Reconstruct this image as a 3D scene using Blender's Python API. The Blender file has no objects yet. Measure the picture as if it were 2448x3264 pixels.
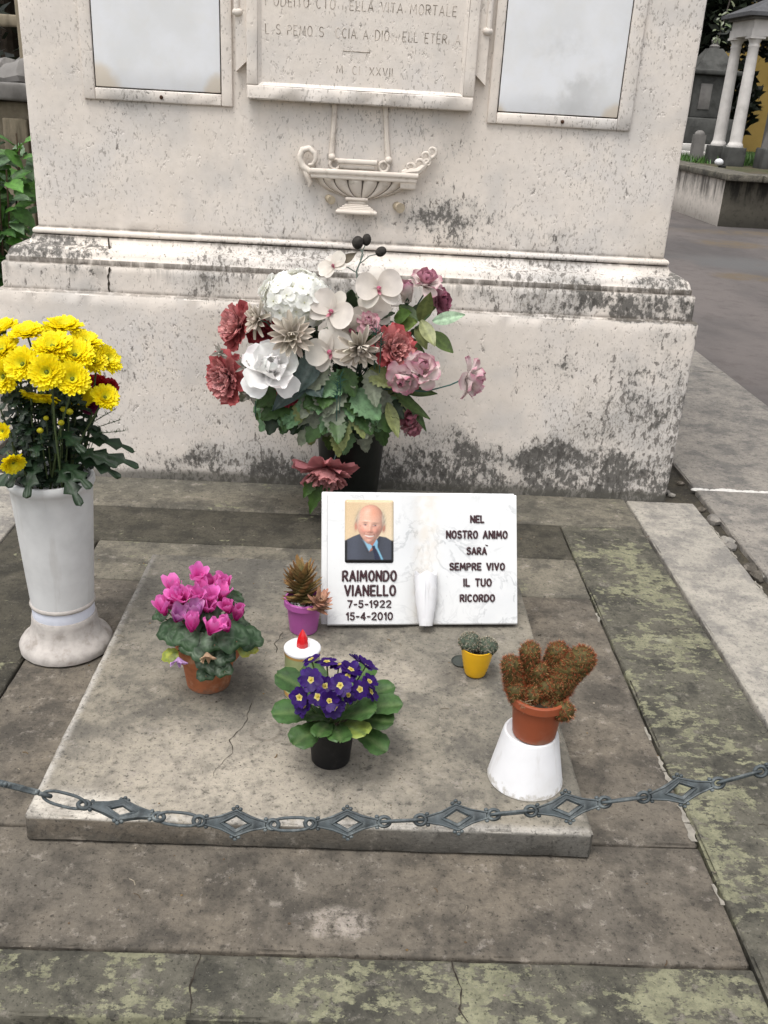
import bpy, bmesh, math, random
from math import sin, cos, pi, radians, sqrt, exp
from mathutils import Vector, Matrix, noise as mnoise
import numpy as np

R = random.Random(7)
sc = bpy.context.scene
COL = sc.collection

# ------------------------------------------------------------------ camera
cam_d = bpy.data.cameras.new('camera')
cam = bpy.data.objects.new('camera', cam_d)
COL.objects.link(cam)
cam.matrix_world = Matrix(((0.99859, -0.043797, -0.029994, 0.0),
                           (-0.009792, 0.403366, -0.914986, 0.0),
                           (0.052172, 0.91399, 0.402368, 1.25),
                           (0, 0, 0, 1)))
cam_d.sensor_width = 36.0
cam_d.lens = 32.694
cam_d.clip_start = 0.02
cam_d.clip_end = 2000
sc.camera = cam

# ------------------------------------------------------------------ sky and sun (bright overcast)
SUN_EL, SUN_AZ = radians(70), radians(215)          # azimuth clockwise from +Y
world = bpy.data.worlds.new('World')
sc.world = world
world.use_nodes = True
wn = world.node_tree
wn.nodes.clear()
sky = wn.nodes.new('ShaderNodeTexSky')
sky.sky_type = 'NISHITA'
sky.sun_disc = False
sky.sun_elevation = SUN_EL
sky.sun_rotation = SUN_AZ
sky.air_density = 1.0
sky.dust_density = 4.0
sky.ozone_density = 1.0
hs = wn.nodes.new('ShaderNodeHueSaturation')        # cloud cover: little blue left
hs.inputs['Saturation'].default_value = 0.16
bg = wn.nodes.new('ShaderNodeBackground')
bg.inputs['Strength'].default_value = 0.15
wo = wn.nodes.new('ShaderNodeOutputWorld')
wn.links.new(sky.outputs[0], hs.inputs['Color'])
wn.links.new(hs.outputs[0], bg.inputs[0])
wn.links.new(bg.outputs[0], wo.inputs[0])

sun_d = bpy.data.lights.new('sun', 'SUN')
sun_d.energy = 1.1
sun_d.angle = radians(28)
sun_d.color = (1.0, 0.965, 0.91)
sun = bpy.data.objects.new('sun', sun_d)
COL.objects.link(sun)
sdir = Vector((sin(SUN_AZ) * cos(SUN_EL), cos(SUN_AZ) * cos(SUN_EL), sin(SUN_EL)))
sun.rotation_euler = sdir.to_track_quat('Z', 'Y').to_euler()
sun.location = (0, -3, 8)

sc.view_settings.view_transform = 'Standard'
sc.view_settings.look = 'None'
sc.view_settings.gamma = 1.0
sc.view_settings.exposure = 0.80
sc.view_settings.use_curve_mapping = False
sc.render.engine = 'CYCLES'
sc.cycles.max_bounces = 6
sc.cycles.use_denoising = True

# ------------------------------------------------------------------ node helpers
class NT:
    def __init__(s, name):
        s.mat = bpy.data.materials.new(name)
        s.mat.use_nodes = True
        s.t = s.mat.node_tree
        s.t.nodes.clear()
        s.out = s.t.nodes.new('ShaderNodeOutputMaterial')
        s.b = s.t.nodes.new('ShaderNodeBsdfPrincipled')
        s.t.links.new(s.b.outputs[0], s.out.inputs[0])
    def n(s, k): return s.t.nodes.new(k)
    def put(s, sock, v):
        if isinstance(v, bpy.types.NodeSocket): s.t.links.new(v, sock)
        elif isinstance(v, (tuple, list)):
            v = tuple(v)
            if sock.type == 'RGBA' and len(v) == 3: v += (1.0,)
            sock.default_value = v
        else:
            try: sock.default_value = v
            except (TypeError, ValueError): sock.default_value = (v, v, v) if sock.type == 'VECTOR' else (v, v, v, 1)
    def pos(s): return s.n('ShaderNodeNewGeometry').outputs['Position']
    def obj(s): return s.n('ShaderNodeTexCoord').outputs['Object']
    def sep(s, v):
        k = s.n('ShaderNodeSeparateXYZ'); s.put(k.inputs[0], v); return k.outputs
    def m(s, op, a, b=0.0, clamp=False):
        k = s.n('ShaderNodeMath'); k.operation = op; k.use_clamp = clamp
        s.put(k.inputs[0], a); s.put(k.inputs[1], b); return k.outputs[0]
    def vm(s, op, a, b=(0, 0, 0)):
        k = s.n('ShaderNodeVectorMath'); k.operation = op
        s.put(k.inputs[0], a); s.put(k.inputs[1], b)
        return k.outputs['Value'] if op in ('LENGTH', 'DISTANCE', 'DOT_PRODUCT') else k.outputs[0]
    def noise(s, v, scale, detail=4, rough=0.55, dist=0.0):
        k = s.n('ShaderNodeTexNoise'); s.put(k.inputs['Vector'], v)
        k.inputs['Scale'].default_value = scale; k.inputs['Detail'].default_value = detail
        k.inputs['Roughness'].default_value = rough; k.inputs['Distortion'].default_value = dist
        return k.outputs['Fac']
    def warp(s, v, scale, amt, detail=3):
        k = s.n('ShaderNodeTexNoise'); s.put(k.inputs['Vector'], v)
        k.inputs['Scale'].default_value = scale; k.inputs['Detail'].default_value = detail
        o = s.vm('MULTIPLY', s.vm('SUBTRACT', k.outputs['Color'], (.5, .5, .5)), (amt, amt, amt))
        return s.vm('ADD', v, o)
    def vor(s, v, scale, rnd=1.0, feature='F1'):
        k = s.n('ShaderNodeTexVoronoi'); k.feature = feature; s.put(k.inputs['Vector'], v)
        k.inputs['Scale'].default_value = scale; k.inputs['Randomness'].default_value = rnd
        return k.outputs['Distance']
    def mr(s, v, a, b, c=0.0, d=1.0):
        k = s.n('ShaderNodeMapRange'); k.interpolation_type = 'SMOOTHSTEP'
        s.put(k.inputs[0], v)
        for i, x in ((1, a), (2, b), (3, c), (4, d)): s.put(k.inputs[i], x)
        return k.outputs[0]
    def mix(s, fac, a, b, blend='MIX'):
        k = s.n('ShaderNodeMix'); k.data_type = 'RGBA'; k.blend_type = blend
        s.put(k.inputs[0], fac); s.put(k.inputs[6], a); s.put(k.inputs[7], b)
        return k.outputs[2]
    def blob(s, p, c, r, soft=0.6):
        """1 inside an ellipsoid at c with radii r, fading out at its rim"""
        d = s.vm('LENGTH', s.vm('DIVIDE', s.vm('SUBTRACT', p, c), r))
        return s.mr(d, 1.0, 1.0 - soft)
    def bump(s, h, strength=0.3, dist=0.01, prev=None):
        k = s.n('ShaderNodeBump'); k.inputs['Strength'].default_value = strength
        k.inputs['Distance'].default_value = dist
        s.put(k.inputs['Height'], h)
        if prev is not None: s.put(k.inputs['Normal'], prev)
        return k.outputs[0]
    def fin(s, col, rough=0.8, normal=None, spec=0.3, **kw):
        s.put(s.b.inputs['Base Color'], col); s.put(s.b.inputs['Roughness'], rough)
        s.b.inputs['Specular IOR Level'].default_value = spec
        if normal is not None: s.put(s.b.inputs['Normal'], normal)
        for k, v in kw.items(): s.put(s.b.inputs[k.replace('_', ' ')], v)
        return s.mat

def maxs(t, *a):
    r = a[0]
    for x in a[1:]: r = t.m('MAXIMUM', r, x)
    return r
BIG = 50.0

# ------------------------------------------------------------------ materials: monument stone
def facade_mat():
    t = NT('weathered_limestone'); p = t.pos(); X, Y, Z = t.sep(p)
    n1 = t.noise(p, 2.2, 4); n2 = t.noise(p, 9, 5, 0.6); n3 = t.noise(p, 45, 4, 0.65)
    c = t.mix(t.mr(n1, .35, .65), (.67, .605, .54), (.63, .59, .555))
    c = t.mix(t.mr(n2, .4, .72), c, (.71, .645, .58))
    c = t.mix(t.m('MULTIPLY', t.mr(t.noise(p, 3.1, 3, .6), .50, .66), .5), c, (.47, .455, .44))
    c = t.mix(t.m('MULTIPLY', t.mr(n3, .35, .75), .22), c, (.46, .42, .37))
    # warm stain here and there
    c = t.mix(t.m('MULTIPLY', t.mr(t.noise(p, 1.3, 3), .58, .72), .35), c, (.55, .47, .37))
    # how much dirt a place has
    w = t.warp(p, 5.5, .34, 4)
    sh = [t.m('MULTIPLY', t.blob(w, (.27, 3.17, .90), (.34, BIG, .20), 1.0), .80), t.m('MULTIPLY', t.blob(w, (.27, 3.17, 1.08), (.16, BIG, .22), 1.0), .62),
          t.m('MULTIPLY', t.blob(w, (-.78, 3.17, 1.26), (.2, BIG, .16), .9), .34),
          t.m('MULTIPLY', t.blob(w, (.02, 3.17, .87), (.10, BIG, .08), 1.0), .7),
          t.m('MULTIPLY', t.blob(w, (.63, 3.17, .86), (.07, BIG, .10), 1.0), .65)]
    shaft_d = maxs(t, *sh)
    lowb = t.m('MULTIPLY', t.mr(t.sep(w)[2], .30, .12), t.m('ADD', t.mr(t.sep(w)[0], -.25, .12, .0, .95), 0))
    bl = [t.m('MULTIPLY', lowb, .90), t.blob(w, (.70, 3.05, .12), (.34, BIG, .16), .7),
          t.m('MULTIPLY', t.m('MULTIPLY', t.mr(t.sep(w)[2], .17, .04), t.mr(t.sep(w)[0], -1.0, -.6)), .86),
          t.m('MULTIPLY', t.blob(w, (1.0, 3.05, .36), (.42, BIG, .42), .9), .80),
          t.m('MULTIPLY', t.blob(w, (.63, 3.05, .46), (.34, BIG, .18), 1.0), .62),
          t.m('MULTIPLY', t.blob(w, (-.80, 3.05, .37), (.12, BIG, .09), .8), .50),
          t.m('MULTIPLY', t.blob(w, (1.06, 3.05, .60), (.3, BIG, .2), .9), .62)]
    block_d = maxs(t, *bl)
    band = t.m('MULTIPLY', t.mr(Z, .615, .635), t.mr(Z, .815, .80))
    bd = maxs(t, t.m('MULTIPLY', t.blob(w, (.98, 3.07, .67), (.52, BIG, .12), .7), .92), t.m('MULTIPLY', t.blob(w, (1.0, 3.07, .77), (.25, BIG, .10), .7), .85),
              t.m('MULTIPLY', t.blob(p, (-1.02, 3.1, .765), (.30, BIG, .055), .5), .86),
              t.m('MULTIPLY', t.blob(w, (-.95, 3.05, .70), (.14, BIG, .06), .9), .8), t.m('ADD', t.m('MULTIPLY', t.mr(n1, .4, .6), .30), .32))
    dens = maxs(t, t.m('MULTIPLY', shaft_d, t.mr(Z, .80, .83)), t.m('MULTIPLY', block_d, t.mr(Z, .635, .62)), t.m('MULTIPLY', bd, band))
    # pits: small dark strokes, a little longer down the face
    pv = t.vm('MULTIPLY', p, (1.0, 1.0, .5))
    pn = t.noise(pv, 175, 2, .5, .2); pn2 = t.noise(pv, 60, 4, .62, .2)
    spread = n1
    th = t.m('SUBTRACT', t.m('SUBTRACT', .69, t.m('MULTIPLY', t.mr(spread, .36, .64), .10)), t.m('MULTIPLY', dens, .09))
    pit = t.mr(t.m('SUBTRACT', pn, th), -.02, .05)
    th2 = t.m('SUBTRACT', t.m('SUBTRACT', .715, t.m('MULTIPLY', t.mr(spread, .42, .68), .075)), t.m('MULTIPLY', dens, .17))
    pit2 = t.mr(t.m('SUBTRACT', pn2, th2), -.01, .035)
    # black crust, dissolving into specks at its rim
    pz = t.vm('MULTIPLY', p, (1, 1, .6))
    cn = t.m('ADD', t.m('MULTIPLY', t.noise(p, 9, 5, .7, .2), .5), t.m('MULTIPLY', t.noise(pz, 75, 4, .7), .5))
    cd = t.m('ADD', cn, t.m('MULTIPLY', t.m('SUBTRACT', dens, 1.0), .30))
    crust = t.m('MULTIPLY', t.mr(cd, .41, .50), t.mr(dens, .05, .3))
    veil = t.m('MULTIPLY', t.mr(t.m('ADD', t.noise(p, 4.5, 6, .7), t.m('MULTIPLY', t.m('SUBTRACT', dens, 1.0), .25)), .30, .55), t.mr(dens, .02, .4))
    # grime deposits: where the block meets the paving and on the fillet; darker lines along bead and band foot
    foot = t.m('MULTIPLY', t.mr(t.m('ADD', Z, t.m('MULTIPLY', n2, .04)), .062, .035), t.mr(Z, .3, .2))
    gn = t.mr(t.noise(t.vm('MULTIPLY', p, (1, 1, .2)), 35, 4, .65), .33, .55)
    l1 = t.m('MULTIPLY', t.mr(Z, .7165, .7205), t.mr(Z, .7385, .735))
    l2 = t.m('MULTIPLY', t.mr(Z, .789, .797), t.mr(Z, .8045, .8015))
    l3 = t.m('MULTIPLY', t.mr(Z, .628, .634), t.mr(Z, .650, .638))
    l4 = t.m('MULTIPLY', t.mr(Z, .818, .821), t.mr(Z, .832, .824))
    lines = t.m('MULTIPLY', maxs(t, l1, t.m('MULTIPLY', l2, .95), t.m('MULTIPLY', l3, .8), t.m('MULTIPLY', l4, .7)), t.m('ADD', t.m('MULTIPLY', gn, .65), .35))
    run = t.m('MULTIPLY', t.mr(t.noise(t.vm('MULTIPLY', p, (1, 1, .12)), 30, 4, .6), .50, .66), t.m('MULTIPLY', t.mr(Z, .655, .715), t.mr(Z, .722, .718)))
    c = t.mix(t.m('MULTIPLY', veil, .55), c, (.27, .265, .255))
    c = t.mix(t.m('MULTIPLY', pit, .48), c, (.17, .15, .125))
    c = t.mix(t.m('MULTIPLY', pit2, .70), c, (.10, .09, .08))
    c = t.mix(t.m('MULTIPLY', run, .5), c, (.14, .13, .115))
    c = t.mix(t.m('MULTIPLY', crust, .84), c, t.mix(n3, (.035, .033, .030), (.10, .095, .087)))
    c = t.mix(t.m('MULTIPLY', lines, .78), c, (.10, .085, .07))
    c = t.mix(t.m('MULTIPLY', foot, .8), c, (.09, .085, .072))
    h = t.m('SUBTRACT', t.m('MULTIPLY', n3, .35), t.mr(pn2, .58, .74))
    nb = t.bump(h, .5, .004)
    return t.fin(c, .88, nb, .2)

def carved_mat():
    t = NT('carved_limestone'); p = t.pos()
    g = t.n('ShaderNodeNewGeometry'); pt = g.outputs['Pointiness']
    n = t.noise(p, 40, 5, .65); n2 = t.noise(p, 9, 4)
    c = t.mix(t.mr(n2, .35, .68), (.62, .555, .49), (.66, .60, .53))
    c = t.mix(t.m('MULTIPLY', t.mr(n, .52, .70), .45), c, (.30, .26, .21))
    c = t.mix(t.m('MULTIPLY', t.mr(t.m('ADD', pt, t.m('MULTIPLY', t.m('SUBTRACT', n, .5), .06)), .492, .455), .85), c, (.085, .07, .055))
    return t.fin(c, .88, t.bump(n, .4, .003), .2)
def panel_marble():
    t = NT('pale_panel_marble'); p = t.pos()
    n1 = t.noise(p, 5, 5, .6); n2 = t.noise(p, 22, 4, .6)
    c = t.mix(t.mr(n1, .35, .68), (.70, .71, .735), (.64, .645, .65))
    c = t.mix(t.m('MULTIPLY', t.mr(n2, .4, .75), .25), c, (.66, .64, .60))
    p = t.warp(p, 14, .05)
    e = maxs(t, t.blob(p, (-.86, 3.17, 1.245), (.10, BIG, .085), .35), t.blob(p, (-.475, 3.17, 1.245), (.06, BIG, .07), .35),
             t.blob(p, (.39, 3.17, 1.235), (.04, BIG, .04), .5), t.blob(p, (.77, 3.17, 1.235), (.06, BIG, .07), .4))
    c = t.mix(t.m('MULTIPLY', e, .9), c, (.60, .53, .44))
    gs = t.blob(p, (.60, 3.17, 1.34), (.16, BIG, .2), .9)
    c = t.mix(t.m('MULTIPLY', t.m('MULTIPLY', gs, t.mr(n1, .45, .62)), .6), c, (.40, .40, .40))
    return t.fin(c, .6, t.bump(n2, .1, .002), .3)

# ------------------------------------------------------------------ materials: paving
def paving_mat(name, a, b, dark, lichen=0.0, pale=0.3, damp=None, extra=None):
    t = NT(name); p = t.pos()
    a, b = [tuple(x * k for x, k in zip(c_, (.79, .765, .70))) for c_ in (a, b)]; dark = tuple(x * .52 for x in dark)
    n1 = t.noise(p, 3.0, 4, .62); n2 = t.noise(p, 24, 7, .76, .1); n3 = t.noise(p, 150, 2, .6); n4 = t.noise(p, 62, 4, .7)
    c = t.mix(t.mr(n1, .34, .68), a, b)
    c = t.mix(t.m('MULTIPLY', t.mr(t.noise(p, 8, 6, .72, .2), .42, .64), .8), c, dark)
    if extra: c = extra(t, p, c, n1, n2)
    c = t.mix(t.m('MULTIPLY', t.mr(n2, .50, .66), .70), c, t.mix(.62, c, dark))
    c = t.mix(t.m('MULTIPLY', t.mr(n4, .40, .62), .45), c, t.mix(.5, c, dark))
    c = t.mix(t.m('MULTIPLY', t.mr(n2, .45, .33), pale), c, (.33, .295, .255))
    if lichen:
        ln = t.m('ADD', t.m('MULTIPLY', t.noise(t.vm('ADD', p, (3.7, 1.2, 0)), 6.0, 4, .7, .1), .5), t.m('MULTIPLY', t.noise(t.vm('MULTIPLY', p, (1, 1.6, 1)), 30, 6, .72, .1), .5))
        lf = t.mr(ln, .595 - .09 * lichen, .63 - .09 * lichen)
        lf = t.m('MULTIPLY', lf, t.mr(n4, .25, .52, .25, 1.0))
        lc = t.mix(t.mr(n2, .35, .65), (.135, .134, .085), (.27, .265, .17))
        c = t.mix(t.m('MULTIPLY', lf, .72), c, lc)
        l2 = t.mr(t.vor(t.warp(p, 20, .05), 8.0), .20, .10)
        l2 = t.m('MULTIPLY', l2, t.mr(n1, .44, .62))
        c = t.mix(t.m('MULTIPLY', l2, .55 * min(1, lichen * 2)), c, (.27, .265, .19))
    c = t.mix(t.m('MULTIPLY', t.mr(n4, .57, .70), .6), c, tuple(x * .45 for x in dark))
    c = t.mix(t.m('MULTIPLY', t.mr(n3, .58, .72), .7), c, tuple(x * .4 for x in dark))
    c = t.mix(t.m('MULTIPLY', t.mr(n3, .34, .26), .3), c, (.30, .275, .24))
    return t.fin(c, .86, t.bump(n4, .5, .005), .25)

def slab_extra(t, p, c, n1, n2):
    # bare pale stone along the front and behind the candle, darker towards the head and round the white pot
    X, Y, Z = t.sep(p)
    w = t.m('MULTIPLY', t.m('SUBTRACT', n2, .5), .5)
    fr = maxs(t, t.blob(p, (-.20, 1.42, .06), (.52, .26, BIG), .9), t.m('MULTIPLY', t.blob(p, (.02, 1.79, .06), (.27, .13, BIG), .8), .85),
              t.blob(p, (-.55, 1.33, .06), (.14, .09, BIG), .8))
    c = t.mix(t.m('MULTIPLY', t.m('ADD', fr, w, True), .62), c, (.405, .360, .295))
    ed = maxs(t, t.mr(X, -.545, -.562), t.m('MULTIPLY', t.mr(Y, 1.325, 1.305), .8))
    topf = t.mr(Z, .050, .057)
    c = t.mix(t.m('MULTIPLY', t.m('MULTIPLY', t.m('MULTIPLY', ed, topf), t.mr(n2, .35, .55)), .75), c, (.46, .435, .40))
    cor = t.blob(p, (-.52, 1.325, .06), (.20, .06, BIG), .6)
    c = t.mix(t.m('MULTIPLY', t.m('MULTIPLY', cor, topf), .8), c, (.52, .48, .42))
    c = t.mix(t.m('MULTIPLY', t.mr(Z, .056, .050), t.mr(n2, .3, .6, .70, .92)), c, t.mix(t.mr(X, -.5, .3), (.125, .102, .078), (.070, .063, .053)))  # side faces painted darker, as shade below the lit top
    gr = maxs(t, t.mr(Y, 1.95, 2.25), t.blob(p, (.36, 1.55, .06), (.16, .30, BIG), .9))
    c = t.mix(t.m('MULTIPLY', gr, .45), c, (.085, .08, .07))
    bl_ = t.m('MULTIPLY', t.mr(t.noise(p, 5.5, 6, .7, .3), .50, .66), .55)
    c = t.mix(bl_, c, (.105, .097, .083))
    # ring left by a flower pot
    d = t.vm('LENGTH', t.vm('MULTIPLY', t.vm('SUBTRACT', p, (-.165, 1.565, .06)), (1, 1, 0)))
    ring = t.m('MULTIPLY', t.mr(d, .024, .029), t.mr(d, .036, .031))
    c = t.mix(t.m('MULTIPLY', t.m('MULTIPLY', ring, t.mr(n2, .38, .5)), .6), c, (.13, .11, .09))
    # side faces darker low down, front face darker to the right
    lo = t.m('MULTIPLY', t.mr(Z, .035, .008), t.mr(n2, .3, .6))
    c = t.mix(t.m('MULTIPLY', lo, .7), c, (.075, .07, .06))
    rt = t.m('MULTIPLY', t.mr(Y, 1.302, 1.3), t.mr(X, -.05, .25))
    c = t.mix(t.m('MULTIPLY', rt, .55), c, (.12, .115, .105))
    return c

def front_extra(t, p, c, n1, n2):
    e = t.m('MULTIPLY', t.blob(t.warp(p, 25, .03), (.0, 1.14, 0), (.085, .042, BIG), .5), t.mr(n2, .60, .42))
    return t.mix(t.m('MULTIPLY', e, .6), c, (.38, .335, .29))

def strip_extra(t, p, c, n1, n2):
    X, Y, Z = t.sep(p)
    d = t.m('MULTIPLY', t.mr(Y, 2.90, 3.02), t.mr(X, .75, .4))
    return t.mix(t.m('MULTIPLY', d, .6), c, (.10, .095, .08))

# ------------------------------------------------------------------ materials: things
def plain(name, col, rough=.5, spec=.4, var=.12, scale=30, bump=.05, dirt=None, splash=None, **kw):
    t = NT(name); o = t.obj()
    n = t.noise(o, scale, 4, .6)
    dk = tuple(x * (1 - var * 2) for x in col)
    c = t.mix(t.mr(n, .3, .75), col, dk)
    if dirt:
        dn = t.mr(t.noise(o, scale * .6, 6, .65), .52, .72)
        c = t.mix(t.m('MULTIPLY', dn, dirt[1]), c, dirt[0])
    if splash:                                             # mud splashes and scuffs, thickest near the ground
        hgt, sc_, amt = splash; zz = t.sep(o)[2]
        sn = t.noise(o, 70, 5, .7); sf = t.mr(t.m('ADD', t.m('DIVIDE', zz, hgt), t.m('MULTIPLY', t.m('SUBTRACT', .62, sn), 3.0)), 1.0, .4)
        c = t.mix(t.m('MULTIPLY', sf, amt), c, sc_)
        run = t.mr(t.noise(t.vm('MULTIPLY', o, (1, 1, .1)), 34, 4, .6), .56, .70)
        c = t.mix(t.m('MULTIPLY', run, amt * .35), c, sc_)
    return t.fin(c, rough, t.bump(n, bump, .002) if bump else None, spec, **kw)

def vcol_mat(name, rough=.55, trans=0.0, spec=.3, var=.18, scale=60, sheen=0.0, bump=.15):
    """pigment from the mesh's own colour attribute, with fine mottling"""
    t = NT(name)
    a = t.n('ShaderNodeAttribute'); a.attribute_name = 'Col'
    n = t.noise(t.obj(), scale, 4, .6)
    c = t.mix(t.mr(n, .35, .75, 0, var * 2), a.outputs['Color'], (0, 0, 0))
    m = t.fin(c, rough, t.bump(n, bump, .002), spec)
    if trans:
        tr = t.n('ShaderNodeBsdfTranslucent'); t.put(tr.inputs[0], c)
        mx = t.n('ShaderNodeMixShader'); mx.inputs[0].default_value = trans
        t.t.links.new(t.b.outputs[0], mx.inputs[1]); t.t.links.new(tr.outputs[0], mx.inputs[2])
        t.t.links.new(mx.outputs[0], t.out.inputs[0])
    return m

M = {}
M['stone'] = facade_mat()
M['panel'] = panel_marble()
M['carved'] = carved_mat()
M['paver_frame'] = paving_mat('lichen_paving', (.135, .130, .112), (.11, .106, .09), (.062, .06, .05), lichen=1.0, pale=.3)
M['paver_dark'] = paving_mat('damp_paving', (.088, .082, .068), (.072, .067, .055), (.048, .045, .036), lichen=.05, pale=.12)
M['paver_inner'] = paving_mat('brown_paving', (.185, .162, .138), (.15, .136, .122), (.085, .076, .064), lichen=.0, pale=.4, extra=front_extra)
M['paver_strip'] = paving_mat('grey_strip_paving', (.22, .203, .172), (.165, .156, .135), (.10, .094, .08), lichen=.1, pale=.45, extra=strip_extra)
M['paver_light'] = paving_mat('pale_paving', (.44, .42, .395), (.36, .345, .325), (.27, .255, .24), lichen=.0, pale=.6)
M['paver_side'] = paving_mat('side_paving', (.32, .30, .285), (.26, .245, .235), (.20, .19, .18), lichen=.0, pale=.4)
M['slab'] = paving_mat('grave_slab_stone', (.295, .272, .235), (.225, .213, .192), (.13, .122, .108), lichen=.0, pale=.4, extra=slab_extra)
M['bed'] = paving_mat('joint_earth', (.07, .062, .05), (.09, .08, .06), (.04, .036, .03), lichen=.0, pale=.1)

def road_mat():
    t = NT('old_asphalt'); p = t.pos()
    n1 = t.noise(t.vm('MULTIPLY', p, (1, .5, 1)), .9, 6, .65); n2 = t.noise(p, 6, 7, .78); n3 = t.noise(p, 60, 4, .7)
    c = t.mix(t.mr(n1, .35, .65), (.125, .110, .104), (.082, .075, .073))
    c = t.mix(t.m('MULTIPLY', t.mr(n2, .48, .7), .5), c, (.060, .052, .048))
    e = maxs(t, t.blob(p, (4.15, 10.9, 0), (.55, .42, BIG), .5), t.blob(p, (3.4, 8.5, 0), (.35, .28, BIG), .5), t.blob(p, (5.3, 12.1, 0), (2.2, .45, BIG), .8))
    c = t.mix(t.m('MULTIPLY', e, t.mr(n2, .38, .55)), c, (.115, .092, .068))
    g = t.blob(p, (3.7, 9.3, 0), (1.0, .8, BIG), .8)
    c = t.mix(t.m('MULTIPLY', t.m('MULTIPLY', g, t.mr(n1, .42, .56)), .8), c, (.105, .103, .102))
    c = t.mix(t.m('MULTIPLY', t.mr(n3, .60, .74), .4), c, (.17, .155, .15))
    return t.fin(c, .9, t.bump(n3, .4, .006), .12)
M['road'] = road_mat()
def earth_mat():
    t = NT('earth'); p = t.pos(); n = t.noise(p, 3, 7, .65)
    return t.fin(t.mix(t.mr(n, .35, .65), (.085, .07, .05), (.06, .065, .035)), .95, t.bump(t.noise(p, 30, 4), .5, .02), .1)
M['earth'] = earth_mat()

def marble_mat():
    t = NT('white_carrara_marble'); o = t.obj()
    w = t.vm('ADD', o, t.vm('MULTIPLY', t.vm('SUBTRACT', t.n('ShaderNodeTexNoise').outputs['Color'], (.5, .5, .5)), (.04, .04, .04)))
    v = t.noise(t.vm('MULTIPLY', w, (1.0, 1.0, 1.0)), 9, 8, .62, 1.3)
    vein = t.m('SUBTRACT', 1.0, t.mr(t.m('ABSOLUTE', t.m('SUBTRACT', v, .5)), .0, .035))
    dn = t.noise(o, 5, 4)
    c = t.mix(t.mr(dn, .4, .7), (.60, .605, .605), (.54, .55, .56))
    c = t.mix(t.m('MULTIPLY', t.m('MULTIPLY', vein, t.mr(dn, .36, .60)), .75), c, (.34, .35, .36))
    c = t.mix(t.m('MULTIPLY', t.mr(t.m('ABSOLUTE', t.sep(o)[0]), .05, .004), t.mr(t.noise(o, 40, 4), .3, .7, .1, .55)), c, (.50, .44, .36))
    sp = t.mr(t.noise(o, 120, 2), .72, .78)
    c = t.mix(t.m('MULTIPLY', sp, .35), c, (.3, .29, .28))
    return t.fin(c, .38, None, .4)
M['marble'] = marble_mat()
M['bronze_letter'] = plain('dark_red_lettering', (.040, .010, .014), .38, .5, .2, 80)
M['engraved'] = None
M['urn'] = plain('old_white_marble', (.62, .62, .615), .55, .35, .10, 9, .06, dirt=((.42, .395, .355), .5), splash=(.10, (.30, .27, .23), .6))
M['urn_foot'] = plain('stained_travertine', (.44, .405, .375), .75, .25, .14, 40, .2, dirt=((.22, .19, .165), .75))
M['urn_band'] = plain('bluish_white_band', (.66, .68, .76), .4, .4, .06, 20, .02)
M['terracotta'] = plain('terracotta', (.33, .115, .052), .85, .2, .14, 34, .2, dirt=((.44, .27, .17), .65), splash=(.03, (.16, .10, .07), .6))
M['black_plastic'] = plain('black_plastic', (.008, .008, .009), .5, .3, .1, 60, .08, dirt=((.035, .032, .03), .4))
M['purple_plastic'] = plain('purple_plastic', (.36, .085, .30), .45, .4, .06, 20, .03, dirt=((.40, .22, .36), .3))
M['yellow_plastic'] = plain('yellow_glaze', (.72, .40, .008), .38, .45, .05, 20, .03, dirt=((.6, .42, .1), .2))
M['brown_plastic'] = plain('brown_plastic', (.27, .066, .027), .45, .35, .06, 20, .04, dirt=((.30, .14, .09), .35), splash=(.02, (.20, .13, .09), .5))
M['white_plastic'] = plain('white_plastic', (.64, .64, .655), .42, .4, .04, 12, .02, dirt=((.50, .48, .45), .35), splash=(.022, (.30, .27, .22), .7))
M['soil'] = plain('potting_soil', (.035, .026, .019), .95, .1, .3, 130, .8, dirt=((.12, .10, .08), .5))
M['grit'] = plain('white_grit', (.72, .70, .66), .8, .2, .2, 200, .6)
M['red_glass'] = plain('red_plastic_flame', (.60, .012, .018), .16, .6, .1, 20, .0)
M['candle_body'] = None
M['petal'] = vcol_mat('silk_petal', .8, .34, .15, .03, 70)
M['waxpetal'] = vcol_mat('fresh_petal', .5, .40, .3, .06, 90)
M['leaf'] = vcol_mat('leaf_surface', .48, .18, .4, .22, 70, bump=.4)
M['stem'] = vcol_mat('plant_stem', .6, 0, .3, .2, 60)
M['skin_plant'] = vcol_mat('cactus_skin', .7, 0, .25, .25, 160, bump=.5)
M['spine'] = vcol_mat('cactus_spine', .6, .2, .3, .1, 50, bump=0)
M['dark_glass'] = plain('black_green_vase', (.007, .009, .008), .4, .35, .2, 25, .04)
M['iron'] = plain('painted_cast_iron', (.066, .080, .086), .6, .4, .3, 60, .35, dirt=((.17, .19, .19), .7))
M['crack'] = plain('crack_shadow_earth', (.05, .042, .034), .95, .1, .3, 80, .0)
M['debris'] = vcol_mat('litter', .9, 0, .1, .2, 60)

# ------------------------------------------------------------------ mesh helpers
def world_loc(o):
    v = Vector((0, 0, 0))
    while o is not None:
        v += o.location; o = o.parent
    return v

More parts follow.
